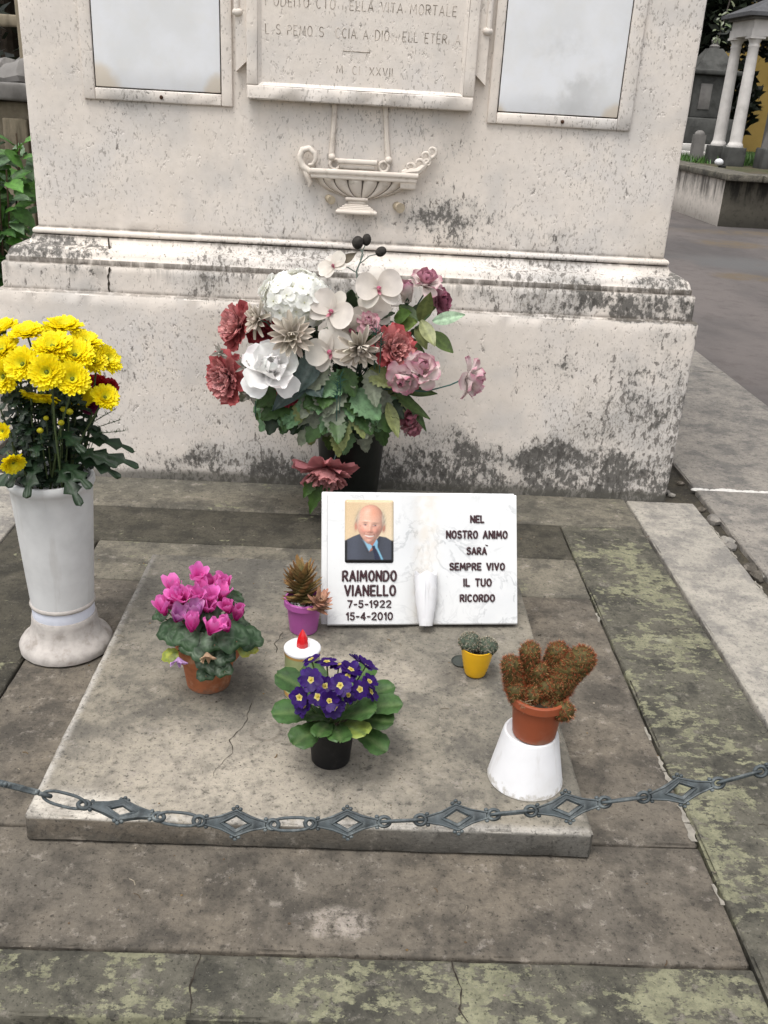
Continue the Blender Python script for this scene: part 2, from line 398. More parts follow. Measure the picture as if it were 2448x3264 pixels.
class MB:
    def __init__(s): s.v = []; s.f = []; s.c = []
    def add(s, vs, fs, col=(1, 1, 1), mtx=None):
        k = len(s.v)
        if mtx is not None: vs = [mtx @ Vector(p) for p in vs]
        s.v += [tuple(p) for p in vs]
        s.f += [tuple(i + k for i in f) for f in fs]
        if len(col) == len(vs) and not isinstance(col[0], (int, float)): s.c += list(col)
        else: s.c += [col] * len(vs)
        return s
    def grid(s, rows, col=(1, 1, 1), close=False, mtx=None):
        """rows: list of equal-length point rings/rows"""
        n = len(rows[0]); vs = [p for r in rows for p in r]; fs = []
        for i in range(len(rows) - 1):
            for j in range(n if close else n - 1):
                a = i * n + j; b = i * n + (j + 1) % n
                fs.append((a, b, b + n, a + n))
        cc = col
        if isinstance(col, list): cc = [c for r in col for c in r]
        return s.add(vs, fs, cc, mtx)
    def box(s, lo, hi, col=(1, 1, 1), mtx=None):
        x0, y0, z0 = lo; x1, y1, z1 = hi
        vs = [(x0, y0, z0), (x1, y0, z0), (x1, y1, z0), (x0, y1, z0), (x0, y0, z1), (x1, y0, z1), (x1, y1, z1), (x0, y1, z1)]
        return s.add(vs, [(3, 2, 1, 0), (4, 5, 6, 7), (0, 1, 5, 4), (1, 2, 6, 5), (2, 3, 7, 6), (3, 0, 4, 7)], col, mtx)
    def lathe(s, prof, c=(0, 0, 0), n=40, col=(1, 1, 1), cap=True, mtx=None, wob=0.0):
        rows = []
        for r, z in prof:
            rows.append([(c[0] + r * cos(2 * pi * i / n) * (1 + wob * sin(i * 1.7 + z * 40)), c[1] + r * sin(2 * pi * i / n) * (1 + wob * cos(i * 2.3 + z * 31)), c[2] + z) for i in range(n)])
        s.grid(rows, col, True, mtx)
        if cap:
            k = len(s.v)
            s.f.append(tuple(range(k - n, k)))
            b = k - n * len(prof)
            s.f.append(tuple(reversed(range(b, b + n))))
        return s
    def tube(s, pts, r, n=8, col=(1, 1, 1), cap=True, flat=None, closed=False):
        pts = [Vector(p) for p in pts]; m = len(pts)
        rr = r if isinstance(r, (list, tuple)) else [r] * m
        rows = []; up = None
        for i, p in enumerate(pts):
            if closed: t = pts[(i + 1) % m] - pts[i - 1]
            else: t = pts[min(i + 1, m - 1)] - pts[max(i - 1, 0)]
            t = t.normalized() if t.length > 1e-9 else Vector((0, 0, 1))
            if up is None:
                up = Vector(flat) if flat else (Vector((0, 0, 1)) if abs(t.z) < .9 else Vector((1, 0, 0)))
            u = (up - t * up.dot(t)).normalized(); w = t.cross(u)
            if not flat: up = u
            rows.append([p + (u * cos(2 * pi * k / n) + w * sin(2 * pi * k / n)) * rr[i] for k in range(n)])
        if closed: rows.append(rows[0])
        cc = col
        if isinstance(col, list) and len(col) == m and not isinstance(col[0], (int, float)): cc = [[c] * n for c in col]
        s.grid(rows, cc, True)
        if cap and not closed:
            k = len(s.v); s.f.append(tuple(range(k - n, k))); b = k - n * m; s.f.append(tuple(reversed(range(b, b + n))))
        return s
    def ball(s, c, r, col=(1, 1, 1), nu=10, nv=6, sc_=(1, 1, 1), mtx=None):
        rows = []
        for i in range(nv + 1):
            a = -pi / 2 + pi * i / nv; a = max(min(a, pi / 2 - .02), -pi / 2 + .02)
            rows.append([(c[0] + r * sc_[0] * cos(a) * cos(2 * pi * k / nu), c[1] + r * sc_[1] * cos(a) * sin(2 * pi * k / nu), c[2] + r * sc_[2] * sin(a)) for k in range(nu)])
        s.grid(rows, col, True, mtx)
        k = len(s.v); s.f.append(tuple(range(k - nu, k))); b = k - nu * (nv + 1); s.f.append(tuple(reversed(range(b, b + nu))))
        return s
    def mesh(s, name, off=Vector((0, 0, 0)), smooth=True, angle=40):
        me = bpy.data.meshes.new(name)
        me.from_pydata([(p[0] - off.x, p[1] - off.y, p[2] - off.z) for p in s.v], [], s.f)
        a = me.color_attributes.new('Col', 'FLOAT_COLOR', 'POINT')
        flat = np.ones((len(s.v), 4), np.float32); flat[:, :3] = np.array([c[:3] for c in s.c], np.float32).reshape(-1, 3)
        a.data.foreach_set('color', flat.ravel())
        if smooth:
            me.polygons.foreach_set('use_smooth', [True] * len(me.polygons))
            me.set_sharp_from_angle(angle=radians(angle))
        me.update()
        return me
    def build(s, name, mat, parent=None, smooth=True, angle=40):
        off = world_loc(parent) if parent is not None else Vector((0, 0, 0))
        me = s.mesh(name, off, smooth, angle)
        me.materials.append(M[mat] if isinstance(mat, str) else mat)
        o = bpy.data.objects.new(name, me); COL.objects.link(o)
        if parent is not None: o.parent = parent
        return o

def tag(o, label=None, cat=None, group=None, kind=None):
    if label: o['label'] = label
    if cat: o['category'] = cat
    if group: o['group'] = group
    if kind: o['kind'] = kind
    return o
def thing(name, label, cat, loc=(0, 0, 0), group=None):
    o = bpy.data.objects.new(name, None); COL.objects.link(o); o.location = loc; o.empty_display_size = .05
    return tag(o, label, cat, group)

def rbox(lo, hi, r=.006, step=.05, amp=.0015, chip=.0, seed=0.0, mb=None):
    """box with worn, slightly uneven faces and rounded, chipped edges"""
    mb = mb or MB()
    lo = Vector(lo); hi = Vector(hi)
    ax = []
    for k in range(3):
        a, b = lo[k], hi[k]; rr = min(r, (b - a) * .3)
        n = max(1, int(round((b - a - 2 * rr) / step)))
        ax.append([a, a + rr * .35, a + rr] + [a + rr + (b - a - 2 * rr) * i / n for i in range(1, n)] + [b - rr, b - rr * .35, b])
    rr = [min(r, (hi[k] - lo[k]) * .3) for k in range(3)]
    idx = {}; vs = []; fs = []
    def vid(i, j, k):
        key = (i, j, k)
        if key in idx: return idx[key]
        p = Vector((ax[0][i], ax[1][j], ax[2][k]))
        q = Vector([min(max(p[a], lo[a] + rr[a]), hi[a] - rr[a]) for a in range(3)])
        d = p - q; nz = sum(1 for a in range(3) if abs(d[a]) > 1e-7)
        if d.length > 1e-8: p = q + d.normalized() * min(rr)
        if amp or chip:
            w = Vector(p) * 14 + Vector((seed * 3.1, seed * 7.7, seed * 1.3))
            dn = d.normalized() if d.length > 1e-8 else Vector((0, 0, 0))
            h = mnoise.noise(w) * amp
            if nz >= 2 and chip:
                g = mnoise.noise(Vector(p) * 31 + Vector((seed, 2 * seed, 5)))
                h -= max(0.0, g - .12) * chip * 3 + abs(mnoise.noise(Vector(p) * 70)) * chip * .5
            p = p + dn * h
        idx[key] = len(vs); vs.append(p); return idx[key]
    N = [len(a) for a in ax]
    for k in (0, N[2] - 1):
        for i in range(N[0] - 1):
            for j in range(N[1] - 1):
                f = (vid(i, j, k), vid(i + 1, j, k), vid(i + 1, j + 1, k), vid(i, j + 1, k)); fs.append(f if k else f[::-1])
    for j in (0, N[1] - 1):
        for i in range(N[0] - 1):
            for k in range(N[2] - 1):
                f = (vid(i, j, k), vid(i + 1, j, k), vid(i + 1, j, k + 1), vid(i, j, k + 1)); fs.append(f[::-1] if j else f)
    for i in (0, N[0] - 1):
        for j in range(N[1] - 1):
            for k in range(N[2] - 1):
                f = (vid(i, j, k), vid(i, j + 1, k), vid(i, j + 1, k + 1), vid(i, j, k + 1)); fs.append(f if i else f[::-1])
    return mb.add(vs, fs)

def ribbon(pts, w, z=None, normal=(0, 0, 1), seed=1):
    """thin irregular strip for a crack"""
    rr = random.Random(seed); nrm = Vector(normal); mb = MB()
    P = [Vector(p) for p in pts]; fine = []
    for a, b in zip(P, P[1:]):
        n = max(2, int((b - a).length / .008))
        for i in range(n): fine.append(a.lerp(b, i / n))
    fine.append(P[-1]); rows = []
    t0 = (P[-1] - P[0]).normalized(); side = nrm.cross(t0).normalized()
    for i, p in enumerate(fine):
        ww = w * (.35 + .9 * rr.random()) * min(1, 3 * (1 - i / len(fine)) + .3)
        q = p + side * mnoise.noise(p * 45) * .006
        rows.append([q - side * ww / 2, q + side * ww / 2])
    return mb.grid(rows)

# petals and leaves ---------------------------------------------------------------------------
def blade(L, W, nu=6, nv=4, curl=0.0, cup=0.0, prof=None, ruf=0.0, rfreq=3.0, serr=0.0, sn=0, fold=0.0, cpow=1.0, c0=(1, 1, 1), c1=None, cmid=None, seed=0, ph=0.0):
    """a petal or leaf: grows along +Y from the origin, faces +Z, bends by `curl` towards +Z. Returns rows, colours"""
    prof = prof or (lambda t: sin(pi * min(1, t * .92 + .08) ** .8))
    c1 = c1 or c0; rows = []; cols = []; y = z = 0.0; dl = L / nu
    for i in range(nu + 1):
        t = i / nu; a = curl * t
        if i: y += dl * cos(a - curl / nu / 2); z += dl * sin(a - curl / nu / 2)
        w = W * .5 * max(prof(t), .02)
        if serr: w *= 1 + serr * ((1.0 if i % 2 else -1.0) if sn == 0 else sin(2 * pi * sn * t))
        row = []; cr = []
        for j in range(nv + 1):
            s = -1 + 2 * j / nv
            up = cup * W * (s * s) * .5 + fold * W * abs(s) * .5
            up += ruf * W * sin(rfreq * s * 2 + ph + t * 4) * t * abs(s)
            row.append((w * s, y - sin(a) * up, z + cos(a) * up))
            k = max(t, abs(s) * .9 * t ** .5 if cpow > 1 else 0) ** cpow; col = tuple(c0[q] + (c1[q] - c0[q]) * k for q in range(3))
            if cmid is not None:
                e = max(0, 1 - abs(s) * 3.2); col = tuple(col[q] + (cmid[q] - col[q]) * e * .7 for q in range(3))
            g = 1 + .16 * mnoise.noise(Vector((s * 1.3 + seed, t * 3, seed * .7)))
            cr.append(tuple(max(0, q * g) for q in col))
        rows.append(row); cols.append(cr)
    return rows, cols

def frame_of(n, spin=0.0):
    """matrix whose Z is n"""
    n = Vector(n).normalized()
    a = Vector((0, 0, 1)) if abs(n.z) < .95 else Vector((0, 1, 0))
    x = a.cross(n).normalized(); y = n.cross(x)
    m = Matrix((x, y, n)).transposed().to_4x4()
    return m @ Matrix.Rotation(spin, 4, 'Z')
def petal_mtx(base, ang, elev, rad=0.0):
    """petal round a flower axis: leaves the axis at `ang`, raised by `elev` from the flower's plane"""
    r = Vector((cos(ang), sin(ang), 0)); n = Vector((0, 0, 1))
    d = r * cos(elev) + n * sin(elev); nn = r * -sin(elev) + n * cos(elev); x = d.cross(nn)
    m = Matrix((x, d, nn)).transposed().to_4x4(); m.translation = r * rad
    return base @ m
def at(p, n, spin=0.0):
    m = frame_of(n, spin); m.translation = Vector(p); return m
def aim(p, q, face=(0, 0, 1)):
    """matrix at p whose +Y runs towards q and whose +Z leans to `face`"""
    p = Vector(p); y = (Vector(q) - p).normalized(); f = Vector(face)
    x = y.cross(f)
    if x.length < 1e-4: x = y.cross(Vector((1, 0, 0)))
    x.normalize(); z = x.cross(y)
    m = Matrix((x, y, z)).transposed().to_4x4(); m.translation = p; return m
def vary(c, k=.12):
    g = 1 + R.uniform(-k, k); return tuple(max(0, x * g * (1 + R.uniform(-k, k) * .3)) for x in c)

# ================================================================== SETTING
def plane(name, x0, x1, y0, y1, z, mat, kind='structure', n=1):
    mb = MB()
    mb.grid([[(x0 + (x1 - x0) * i / n, y0 + (y1 - y0) * j / n, z) for i in range(n + 1)] for j in range(n + 1)])
    return tag(mb.build(name, mat, None, False), kind=kind)
plane('ground', -300, 300, -200, 400, -.14, 'earth')
road = plane('road', 1.985, 40, -12, 60, -.02, 'road')

paving = tag(bpy.data.objects.new('paving', None), kind='structure'); COL.objects.link(paving)
PSEED = [1.0]
def paver(x0, x1, y0, y1, mat, z=0.0, th=.07, gap=.006, chip=.004, r=.005, amp=.0012):
    g = gap / 2; PSEED[0] += 1.37
    mb = rbox((x0 + g, y0 + g, z - th), (x1 - g, y1 - g, z), r, .032, amp, chip, PSEED[0])
    return mb.build('paving_stone', mat, paving, True, 35)
# bed of earth in the joints
bedo = MB().box((-2.2, .968, -.13), (1.99, 7.2, -.024)).build('joint_bed', 'bed', paving, False)
# inner field
paver(-.772, .675, 1.075, 1.342, 'paver_inner')
paver(-.772, -.30, 1.342, 2.30, 'paver_inner', gap=.005)
paver(-.30, .25, 1.342, 2.30, 'paver_inner')
paver(.25, .675, 1.342, 2.30, 'paver_inner', gap=.005)
paver(-.772, .675, 2.30, 2.545, 'paver_strip', gap=.003, chip=.002)
# frame of darker stones
paver(-1.05, .675, 2.545, 2.80, 'paver_dark', gap=.003, chip=.002)
paver(.675, .953, .96, 2.80, 'paver_frame', gap=.008, chip=.007)
paver(-1.05, -.772, .96, 2.545, 'paver_dark', gap=.006)
paver(-.772, .675, .955, 1.075, 'paver_frame', gap=.005)
# strip under the monument's foot and pale outer stones
paver(-1.05, .955, 2.80, 3.052, 'paver_strip', gap=.004, chip=.003)
paver(.955, 1.207, .93, 3.045, 'paver_light', gap=.010, chip=.006)
paver(-1.30, -1.05, .93, 3.045, 'paver_light', gap=.008, chip=.006)
for y0, y1 in ((.2, 1.55), (1.55, 3.19), (3.19, 4.95), (4.95, 6.6)):
    paver(1.25, 1.99, y0, y1, 'paver_side', z=-.004, gap=.012, chip=.005)
for y0, y1 in ((.9, 3.0), (3.0, 5.0), (5.0, 6.6)):
    paver(-2.1, -1.345, y0, y1, 'paver_side', z=-.004, gap=.012, chip=.005)
# lower step in front
paver(-1.3, -.245, .55, .940, 'paver_light', z=-.022, gap=.004)
paver(-.28, .45, .55, .946, 'paver_strip', z=-.012, gap=.006)
paver(.45, 1.3, .55, .946, 'paver_strip', z=-.03, gap=.006)
# light mortar left in the joint of the side stones
mb = MB()
for i in range(34):
    x = 1.26 + i * .0208 + R.uniform(-.004, .004)
    mb.ball((x, 3.19 + R.uniform(-.004, .004), -.006), R.uniform(.010, .018), (1, 1, 1), 7, 4, (1.3, .8, .45))
M['mortar'] = plain('white_mortar', (.27, .25, .215), .9, .1, .2, 60, .3)
mb.build('mortar', plain('clean_mortar', (.55, .53, .50), .9, .1, .1, 60, .3), paving)
for k, (x_, ya, yb3, w_) in enumerate(((.668, 1.10, 2.32, .013), (.671, .97, 1.06, .018), (1.199, 1.9, 2.9, .008))):
    n_ = int((yb3 - ya) / .05)
    for i in range(n_):
        if R.random() < .5: continue
        y_ = ya + (yb3 - ya) * i / n_
        ribbon([(x_, y_, .0016), (x_ + R.uniform(-.002, .002), y_ + .025, .0016), (x_, y_ + .048, .0016)], w_ * R.uniform(.5, 1.2), seed=i + k * 50).build('mortar', M['mortar'], paving, False)
# mortar crumbs and stones in the gutter
for i in range(26):
    yy_ = R.uniform(1.6, 3.5); x = R.uniform(1.213, 1.242) if yy_ < 3.05 else R.uniform(1.13, 1.235)
    s = R.uniform(.010, .026); mb = MB()
    mb.ball((x, yy_, -.022 + s * .3), s, (1, 1, 1), 7, 5, (R.uniform(.8, 1.3), R.uniform(.9, 1.7), R.uniform(.5, .8)))
    for k, v in enumerate(mb.v):
        d = mnoise.noise(Vector(v) * 60) * .006; mb.v[k] = (v[0] + d, v[1] - d, v[2] + d)
    mb.build('gutter_stone', R.choice(['paver_light', 'paver_side', 'paver_inner']), paving, True, 30)
# cracks across the front stones
for k, pts in enumerate((((.182, 1.07, .0012), (.196, 1.02, .0012), (.19, .985, .0012), (.20, .962, .0012)), ((-.215, 1.07, .0012), (-.222, 1.01, .0012), (-.21, .962, .0012)))):
    ribbon(pts, .003, seed=k + 3).build('crack', 'crack', paving, False)

# ================================================================== MONUMENT
mon = thing('grave_monument', 'tall pale limestone grave monument with moulded plinth, carved lamp and blank panels', 'monument', (-.0445, 3.656, 0))
XL, XR, YF, YB = -1.198, 1.108, 3.056, 4.256
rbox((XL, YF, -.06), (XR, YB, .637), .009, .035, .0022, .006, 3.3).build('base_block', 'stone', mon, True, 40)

def sweep(prof, seed, amp=.0012, step=.035):
    """moulding run round the monument; prof = list of (inset from the base block, height)"""
    def loop(e):
        x0, x1, y0, y1 = XL + e, XR - e, YF + e, YB - e; pts = []
        for a, b in (((x0, y0), (x1, y0)), ((x1, y0), (x1, y1)), ((x1, y1), (x0, y1)), ((x0, y1), (x0, y0))):
            n = int(2.3 / step) if abs(a[0] - b[0]) > .1 else int(1.2 / step)
            pts += [(a[0] + (b[0] - a[0]) * i / n, a[1] + (b[1] - a[1]) * i / n) for i in range(n)]
        return pts
    rows = []
    for e, z in prof:
        row = []
        for x, y in loop(e):
            d = mnoise.noise(Vector((x * 9 + seed, y * 9, z * 30))) * amp + min(0, -mnoise.noise(Vector((x * 30, y * 30, z * 60 + seed))) + .25) * amp * 2
            row.append((x, y - d, z + d * .5))
        rows.append(row)
    mb = MB().grid(rows, close=True)
    n = len(rows[0]); k = len(mb.v); mb.f.append(tuple(range(k - n, k))); mb.f.append(tuple(reversed(range(n))))
    return mb
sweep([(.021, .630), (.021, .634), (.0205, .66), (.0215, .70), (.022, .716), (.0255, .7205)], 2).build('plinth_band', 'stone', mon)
cy = [(.036, .715), (.0335, .7215), (.0335, .735), (.036, .7385)]
for i in range(13):
    t = i / 12; cy.append((.038 + .064 * (3 * t * t - 2 * t ** 3) * .72 + .064 * t * .28, .740 + .058 * (t + .16 * sin(2 * pi * t))))
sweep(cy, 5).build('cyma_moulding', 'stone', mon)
bead = [(.120, .792)] + [(.115 - .0125 * sin(pi * i / 8), .7985 + .0225 * (1 - cos(pi * i / 8)) / 2) for i in range(9)] + [(.122, .8225)]
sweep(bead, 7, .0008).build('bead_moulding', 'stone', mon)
SX0, SX1, SY = -1.080, .990, 3.174
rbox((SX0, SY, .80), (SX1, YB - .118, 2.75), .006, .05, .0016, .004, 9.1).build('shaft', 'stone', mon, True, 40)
rbox((SX0 - .08, SY - .08, 2.752), (SX1 + .08, YB - .04, 2.95), .012, .06, .002, .004, 4.4).build('cornice', 'stone', mon)

# side panels: stone frame round a pale marble plate
def side_panel(x0, x1, z0, xi0, xi1, zi0, top=2.05):
    d = .011
    fr = MB()
    ys = SY - d
    for a, b, c, e in ((x0, xi0, z0, top), (xi1, x1, z0, top), (xi0, xi1, z0, zi0)):
        rbox((a, ys, c), (b, SY + .01, e), .0035, .05, .0008, .001, a * 7, fr)
    rbox((xi0, ys, top - .035), (xi1, SY + .01, top), .0035, .05, .0008, .001, 1, fr)
    f = fr.build('panel_frame', 'stone', mon)
    MB().box((xi0 + .0004, SY - .003, zi0 + .0004), (xi1 - .0004, SY + .006, top - .036)).build('rebate', 'crack', f, False)
    pl = rbox((xi0 + .0035, SY - .008, zi0 + .0035), (xi1 - .0035, SY + .004, top - .04), .002, .06, .0004, .0, 2).build('marble_plate', 'panel', f)
    MB().ball(((x0 + x1) / 2 + .01, ys - .001, z0 + .016), .006, (1, 1, 1), 8, 5).build('rusty_pin', plain('rusty_iron', (.07, .035, .02), .9, .2, .2, 80), f)
side_panel(-.899, -.439, 1.213, -.863, -.473, 1.247)
side_panel(.357, .811, 1.208, .386, .768, 1.241)

# raised centre tablet with sunk field
tb = MB(); yt = SY - .040
rbox((-.392, yt, 1.239), (.306, SY + .01, 1.279), .004, .05, .001, .003, 1.1, tb)
rbox((-.392, yt, 1.279), (-.357, SY + .01, 2.10), .004, .05, .001, .002, 1.7, tb)
rbox((.272, yt, 1.279), (.306, SY + .01, 2.10), .004, .05, .001, .002, 2.7, tb)
rbox((-.392, yt, 2.10), (.306, SY + .01, 2.14), .004, .05, .001, .002, 3.7, tb)
tablet = tb.build('centre_tablet', 'stone', mon)
fld = MB(); yfld = SY - .029
fld.add([(-.357, yt + .002, 1.279), (.272, yt + .002, 1.279), (.272, yt + .002, 2.1), (-.357, yt + .002, 2.1),
         (-.347, yfld, 1.289), (.262, yfld, 1.289), (.262, yfld, 2.09), (-.347, yfld, 2.09)],
        [(0, 1, 5, 4), (1, 2, 6, 5), (2, 3, 7, 6), (3, 0, 4, 7), (4, 5, 6, 7)])
fld.build('sunk_field', 'stone', tablet, False)
for sx in (-1, 1):                                        # ears beside the tablet, cut slanting at the foot
    o = -.043
    e = MB(); a, b = (.349, .383); y0, y1 = SY - .022, SY + .01
    pts = [(a - .004, 1.348), (b, 1.314), (b, 2.05), (a - .004, 2.05)]
    n = len(pts); vs = [(o + sx * x, y0, z) for x, z in pts] + [(o + sx * x, y1, z) for x, z in pts]
    fs = [(0, 1, 2, 3), (7, 6, 5, 4)] + [(i, i + n, (i + 1) % n + n, (i + 1) % n) for i in range(n)]
    if sx > 0: fs = [f for f in fs]
    e.add(vs, fs)
    ear = e.build('tablet_ear', 'stone', tablet, False)
    zk = 1.475 if sx < 0 else 1.463
    k = MB().ball((o + sx * .377, SY - .022, zk), .0125, (1, 1, 1), 14, 8, (1.25, .9, .95))
    k.tube([(o + sx * .379, SY - .022, zk + .006), (o + sx * .379, SY - .022, 2.0)], .009, 10)
    k.build('carved_baluster', 'stone', tablet)

# ------------------------------------------------------------------ carved hanging lamp
lamp = MB(); ly = SY
cx = -.028; rows = []
NB = 160
for i in range(13):                                        # fluted bowl
    t = i / 12; z = .962 + .061 * t
    a = .030 + (.158 - .030) * sin(pi / 2 * min(1, t * 1.02)) ** .62 * (1 if t > 0 else 1)
    a = .024 + .134 * sin(pi / 2 * t) ** .62
    d = .020 + .030 * t ** .6; row = []
    for k in range(NB + 1):
        th = pi * k / NB
        fl = .74 + .26 * abs(sin(th * 10)) ** .55 if 0 < i < 12 else .9
        row.append((cx + .004 * t - a * cos(th) * (.97 + .03 * fl), ly - d * sin(th) * fl + .001, z))
    rows.append(row)
lamp.grid(rows)
def bar(x0, x1, z0, z1, d, x0b=None, x1b=None, mb=None, r=.004):
    """half-round bar in relief"""
    mb = mb if mb is not None else lamp
    rw = []
    for i in range(9):
        a = -pi / 2 + pi * i / 8; zz = (z0 + z1) / 2 + (z1 - z0) / 2 * sin(a); yy2 = ly - d + r - r * cos(a)
        xa = x0; xb = x1
        rw.append([(xa, ly + .002, zz), (xa, yy2, zz)] + [(xa + (xb - xa) * j / 12, yy2 + mnoise.noise(Vector((xa + j * .3, zz * 30, 1))) * .0008, zz) for j in range(1, 12)] + [(xb, yy2, zz), (xb, ly + .002, zz)])
    mb.grid(rw)
bar(-.190, .146, 1.020, 1.034, .050)
bar(-.194, .150, 1.034, 1.050, .055)
bar(.095, .144, 1.000, 1.022, .042)
bar(-.098, .010, 1.048, 1.068, .038, r=.01)
bar(-.106, .018, 1.066, 1.082, .044)
bar(-.078, -.006, .955, .966, .030)
bar(-.070, -.014, .944, .958, .026)
for i in range(4): bar(-.080 - .008 * i, -.004 + .008 * i, .938 - .005 * i, .945 - .005 * i, .028 + .004 * i)
bar(-.108, .024, .915, .927, .048)
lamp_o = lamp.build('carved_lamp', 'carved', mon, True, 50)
h = MB()
pts = [(-.168, 0, 1.030), (-.195, 0, 1.036), (-.219, 0, 1.052), (-.228, 0, 1.078), (-.218, 0, 1.100), (-.199, 0, 1.106), (-.182, 0, 1.094), (-.177, 0, 1.075), (-.186, 0, 1.058), (-.200, 0, 1.057)]
h.tube([(x, ly - .024, z) for x, _, z in pts], [.012, .012, .0115, .011, .0105, .010, .009, .008, .0065, .004], 10)
h.tube([(-.216, ly - .02, 1.052), (-.206, ly - .026, 1.03), (-.192, ly - .026, 1.006), (-.196, ly - .024, .990)], [.009, .010, .008, .004], 8)
h.build('scroll_handle', 'carved', lamp_o)
def ringtube(cxx, cz, r, r2, y, a0=0, a1=2 * pi, n=16):
    return [(cxx + r * cos(a0 + (a1 - a0) * i / n), y, cz + r * sin(a0 + (a1 - a0) * i / n)) for i in range(n + 1)]
for sx, xt, xb in ((-1, -.121, -.128), (1, .035, .052)):
    k = MB()
    k.tube([(xt, ly - .004, 1.25), (xt + (xb - xt) * .5, ly - .006, 1.16), (xb, ly - .008, 1.085)], [.0085, .0075, .0095], 8)
    k.ball((xb + .002, ly - .012, 1.083), .012, (1, 1, 1), 10, 6)
    k.tube(ringtube(xb - sx * .012, 1.062, .0155, .005, ly - .014), .0052, 8)
    k.build('lamp_hanger', 'carved', lamp_o)
fl = MB()
def curl(x, z, r, a0, turns, th0, sx=1):
    pts = []; rr = []
    for i in range(15):
        t = i / 14; a = a0 + turns * 2 * pi * t; q = r * (1 - .72 * t); pts.append((x + sx * q * cos(a), ly - .020 - .006 * t, z + q * sin(a))); rr.append(th0 * (1 - .65 * t))
    fl.tube(pts, rr, 8)
curl(.122, 1.066, .020, -pi / 2, .85, .0085); curl(.150, 1.078, .024, -pi * .6, .8, .0085); curl(.168, 1.100, .022, -pi * .55, .85, .008); curl(.188, 1.116, .018, -pi * .5, .9, .007); curl(.178, 1.080, .014, pi, -.8, .006)
fl.tube([(.100, ly - .016, 1.046), (.122, ly - .02, 1.052), (.150, ly - .02, 1.056), (.172, ly - .018, 1.076), (.190, ly - .016, 1.098)], [.010, .013, .013, .010, .006], 8)
fl.build('carved_flame', 'carved', lamp_o)
for x, z, s in ((-.135, .958, 1), (.088, .945, 1.15)):
    MB().tube([(x, ly + .004, z), (x + .012, ly - .03, z - .004)], [.012 * s, .014 * s], 10).build('bracket_stub', plain('ochre_stone_stub', (.45, .38, .28), .8, .2, .15, 60), mon)

# cracks in the mouldings
yb_ = 3.076
jx = -.835
ribbon([(jx - .012, 3.150, .800), (jx - .006, 3.125, .772), (jx + .006, 3.093, .742)], .005, normal=(0, -.7, .7), seed=5).build('crack', 'crack', mon, False)
ribbon([(jx + .004, 3.0755, .718), (jx, 3.0752, .68), (jx + .002, 3.0748, .64)], .007, normal=(0, -1, 0), seed=8).build('crack', 'crack', mon, False)
# a few deep chips gouged under the band, crusted black

# ------------------------------------------------------------------ stroke lettering
def arc(cx, cy, rx, ry, a0, a1, n=10): return [(cx + rx * cos(radians(a0 + (a1 - a0) * i / n)), cy + ry * sin(radians(a0 + (a1 - a0) * i / n))) for i in range(n + 1)]
G = {
 'A': (.50, [[(0, 0), (.25, 1), (.5, 0)], [(.08, .33), (.42, .33)]]),
 'C': (.46, [arc(.24, .5, .24, .5, 50, 310, 14)]),
 'D': (.48, [[(0, 0), (0, 1), (.16, 1)] + arc(.16, .5, .32, .5, 80, -80, 10) + [(.16, 0), (0, 0)]]),
 'E': (.38, [[(.38, 1), (0, 1), (0, 0), (.38, 0)], [(0, .48), (.32, .48)]]),
 'I': (.02, [[(0, 0), (0, 1)]]),
 'L': (.36, [[(0, 1), (0, 0), (.36, 0)]]),
 'M': (.60, [[(0, 0), (.06, 1), (.30, .30), (.54, 1), (.60, 0)]]),
 'N': (.46, [[(0, 0), (0, 1), (.46, 0), (.46, 1)]]),
 'O': (.48, [arc(.24, .5, .24, .5, 90, 450, 20)]),
 'P': (.42, [[(0, 0), (0, 1), (.18, 1)] + arc(.18, .74, .24, .26, 80, -80, 8) + [(.18, .48), (0, .48)]]),
 'R': (.44, [[(0, 0), (0, 1), (.18, 1)] + arc(.18, .75, .24, .25, 80, -80, 8) + [(.16, .5), (0, .5)], [(.18, .5), (.44, 0)]]),
 'S': (.42, [arc(.21, .75, .20, .25, 30, 230, 8) + arc(.21, .26, .22, .26, 70, -150, 10)]),
 'T': (.42, [[(0, 1), (.42, 1)], [(.21, 1), (.21, 0)]]),
 'U': (.44, [[(0, 1), (0, .3)] + arc(.22, .26, .22, .26, 180, 360, 10) + [(.44, .3), (.44, 1)]]),
 'V': (.48, [[(0, 1), (.24, 0), (.48, 1)]]),
 'X': (.46, [[(0, 0), (.46, 1)], [(0, 1), (.46, 0)]]),
 'Q': (.48, [arc(.24, .5, .24, .5, 90, 450, 20), [(.3, .2), (.5, -.1)]]),
 'B': (.42, [[(0, 0), (0, 1), (.18, 1)] + arc(.18, .76, .2, .24, 80, -80, 8) + [(0, .52)], [(.18, .52)] + arc(.18, .26, .24, .26, 80, -80, 8) + [(0, 0)]]),
 '0': (.44, [arc(.22, .5, .22, .5, 90, 450, 20)]),
 '1': (.16, [[(0, .78), (.16, 1), (.16, 0)]]),
 '2': (.42, [arc(.21, .74, .21, .26, 165, -30, 10) + [(0, 0), (.42, 0)]]),
 '4': (.46, [[(.34, 0), (.34, 1), (0, .30), (.46, .30)]]),
 '5': (.42, [[(.38, 1), (.06, 1), (.03, .56)] + arc(.19, .31, .22, .31, 105, -145, 12)]),
 '7': (.40, [[(0, 1), (.40, 1), (.13, 0)]]),
 '9': (.42, [arc(.21, .70, .21, .30, 0, 360, 16), [(.42, .70), (.40, .35), (.16, 0)]]),
 '-': (.24, [[(0, .44), (.24, .44)]]),
 ' ': (.30, []), '`': (.12, [[(0, 1.22), (.12, 1.12)]]), '.': (.04, [[(0, .0), (.01, .02)]]),
}
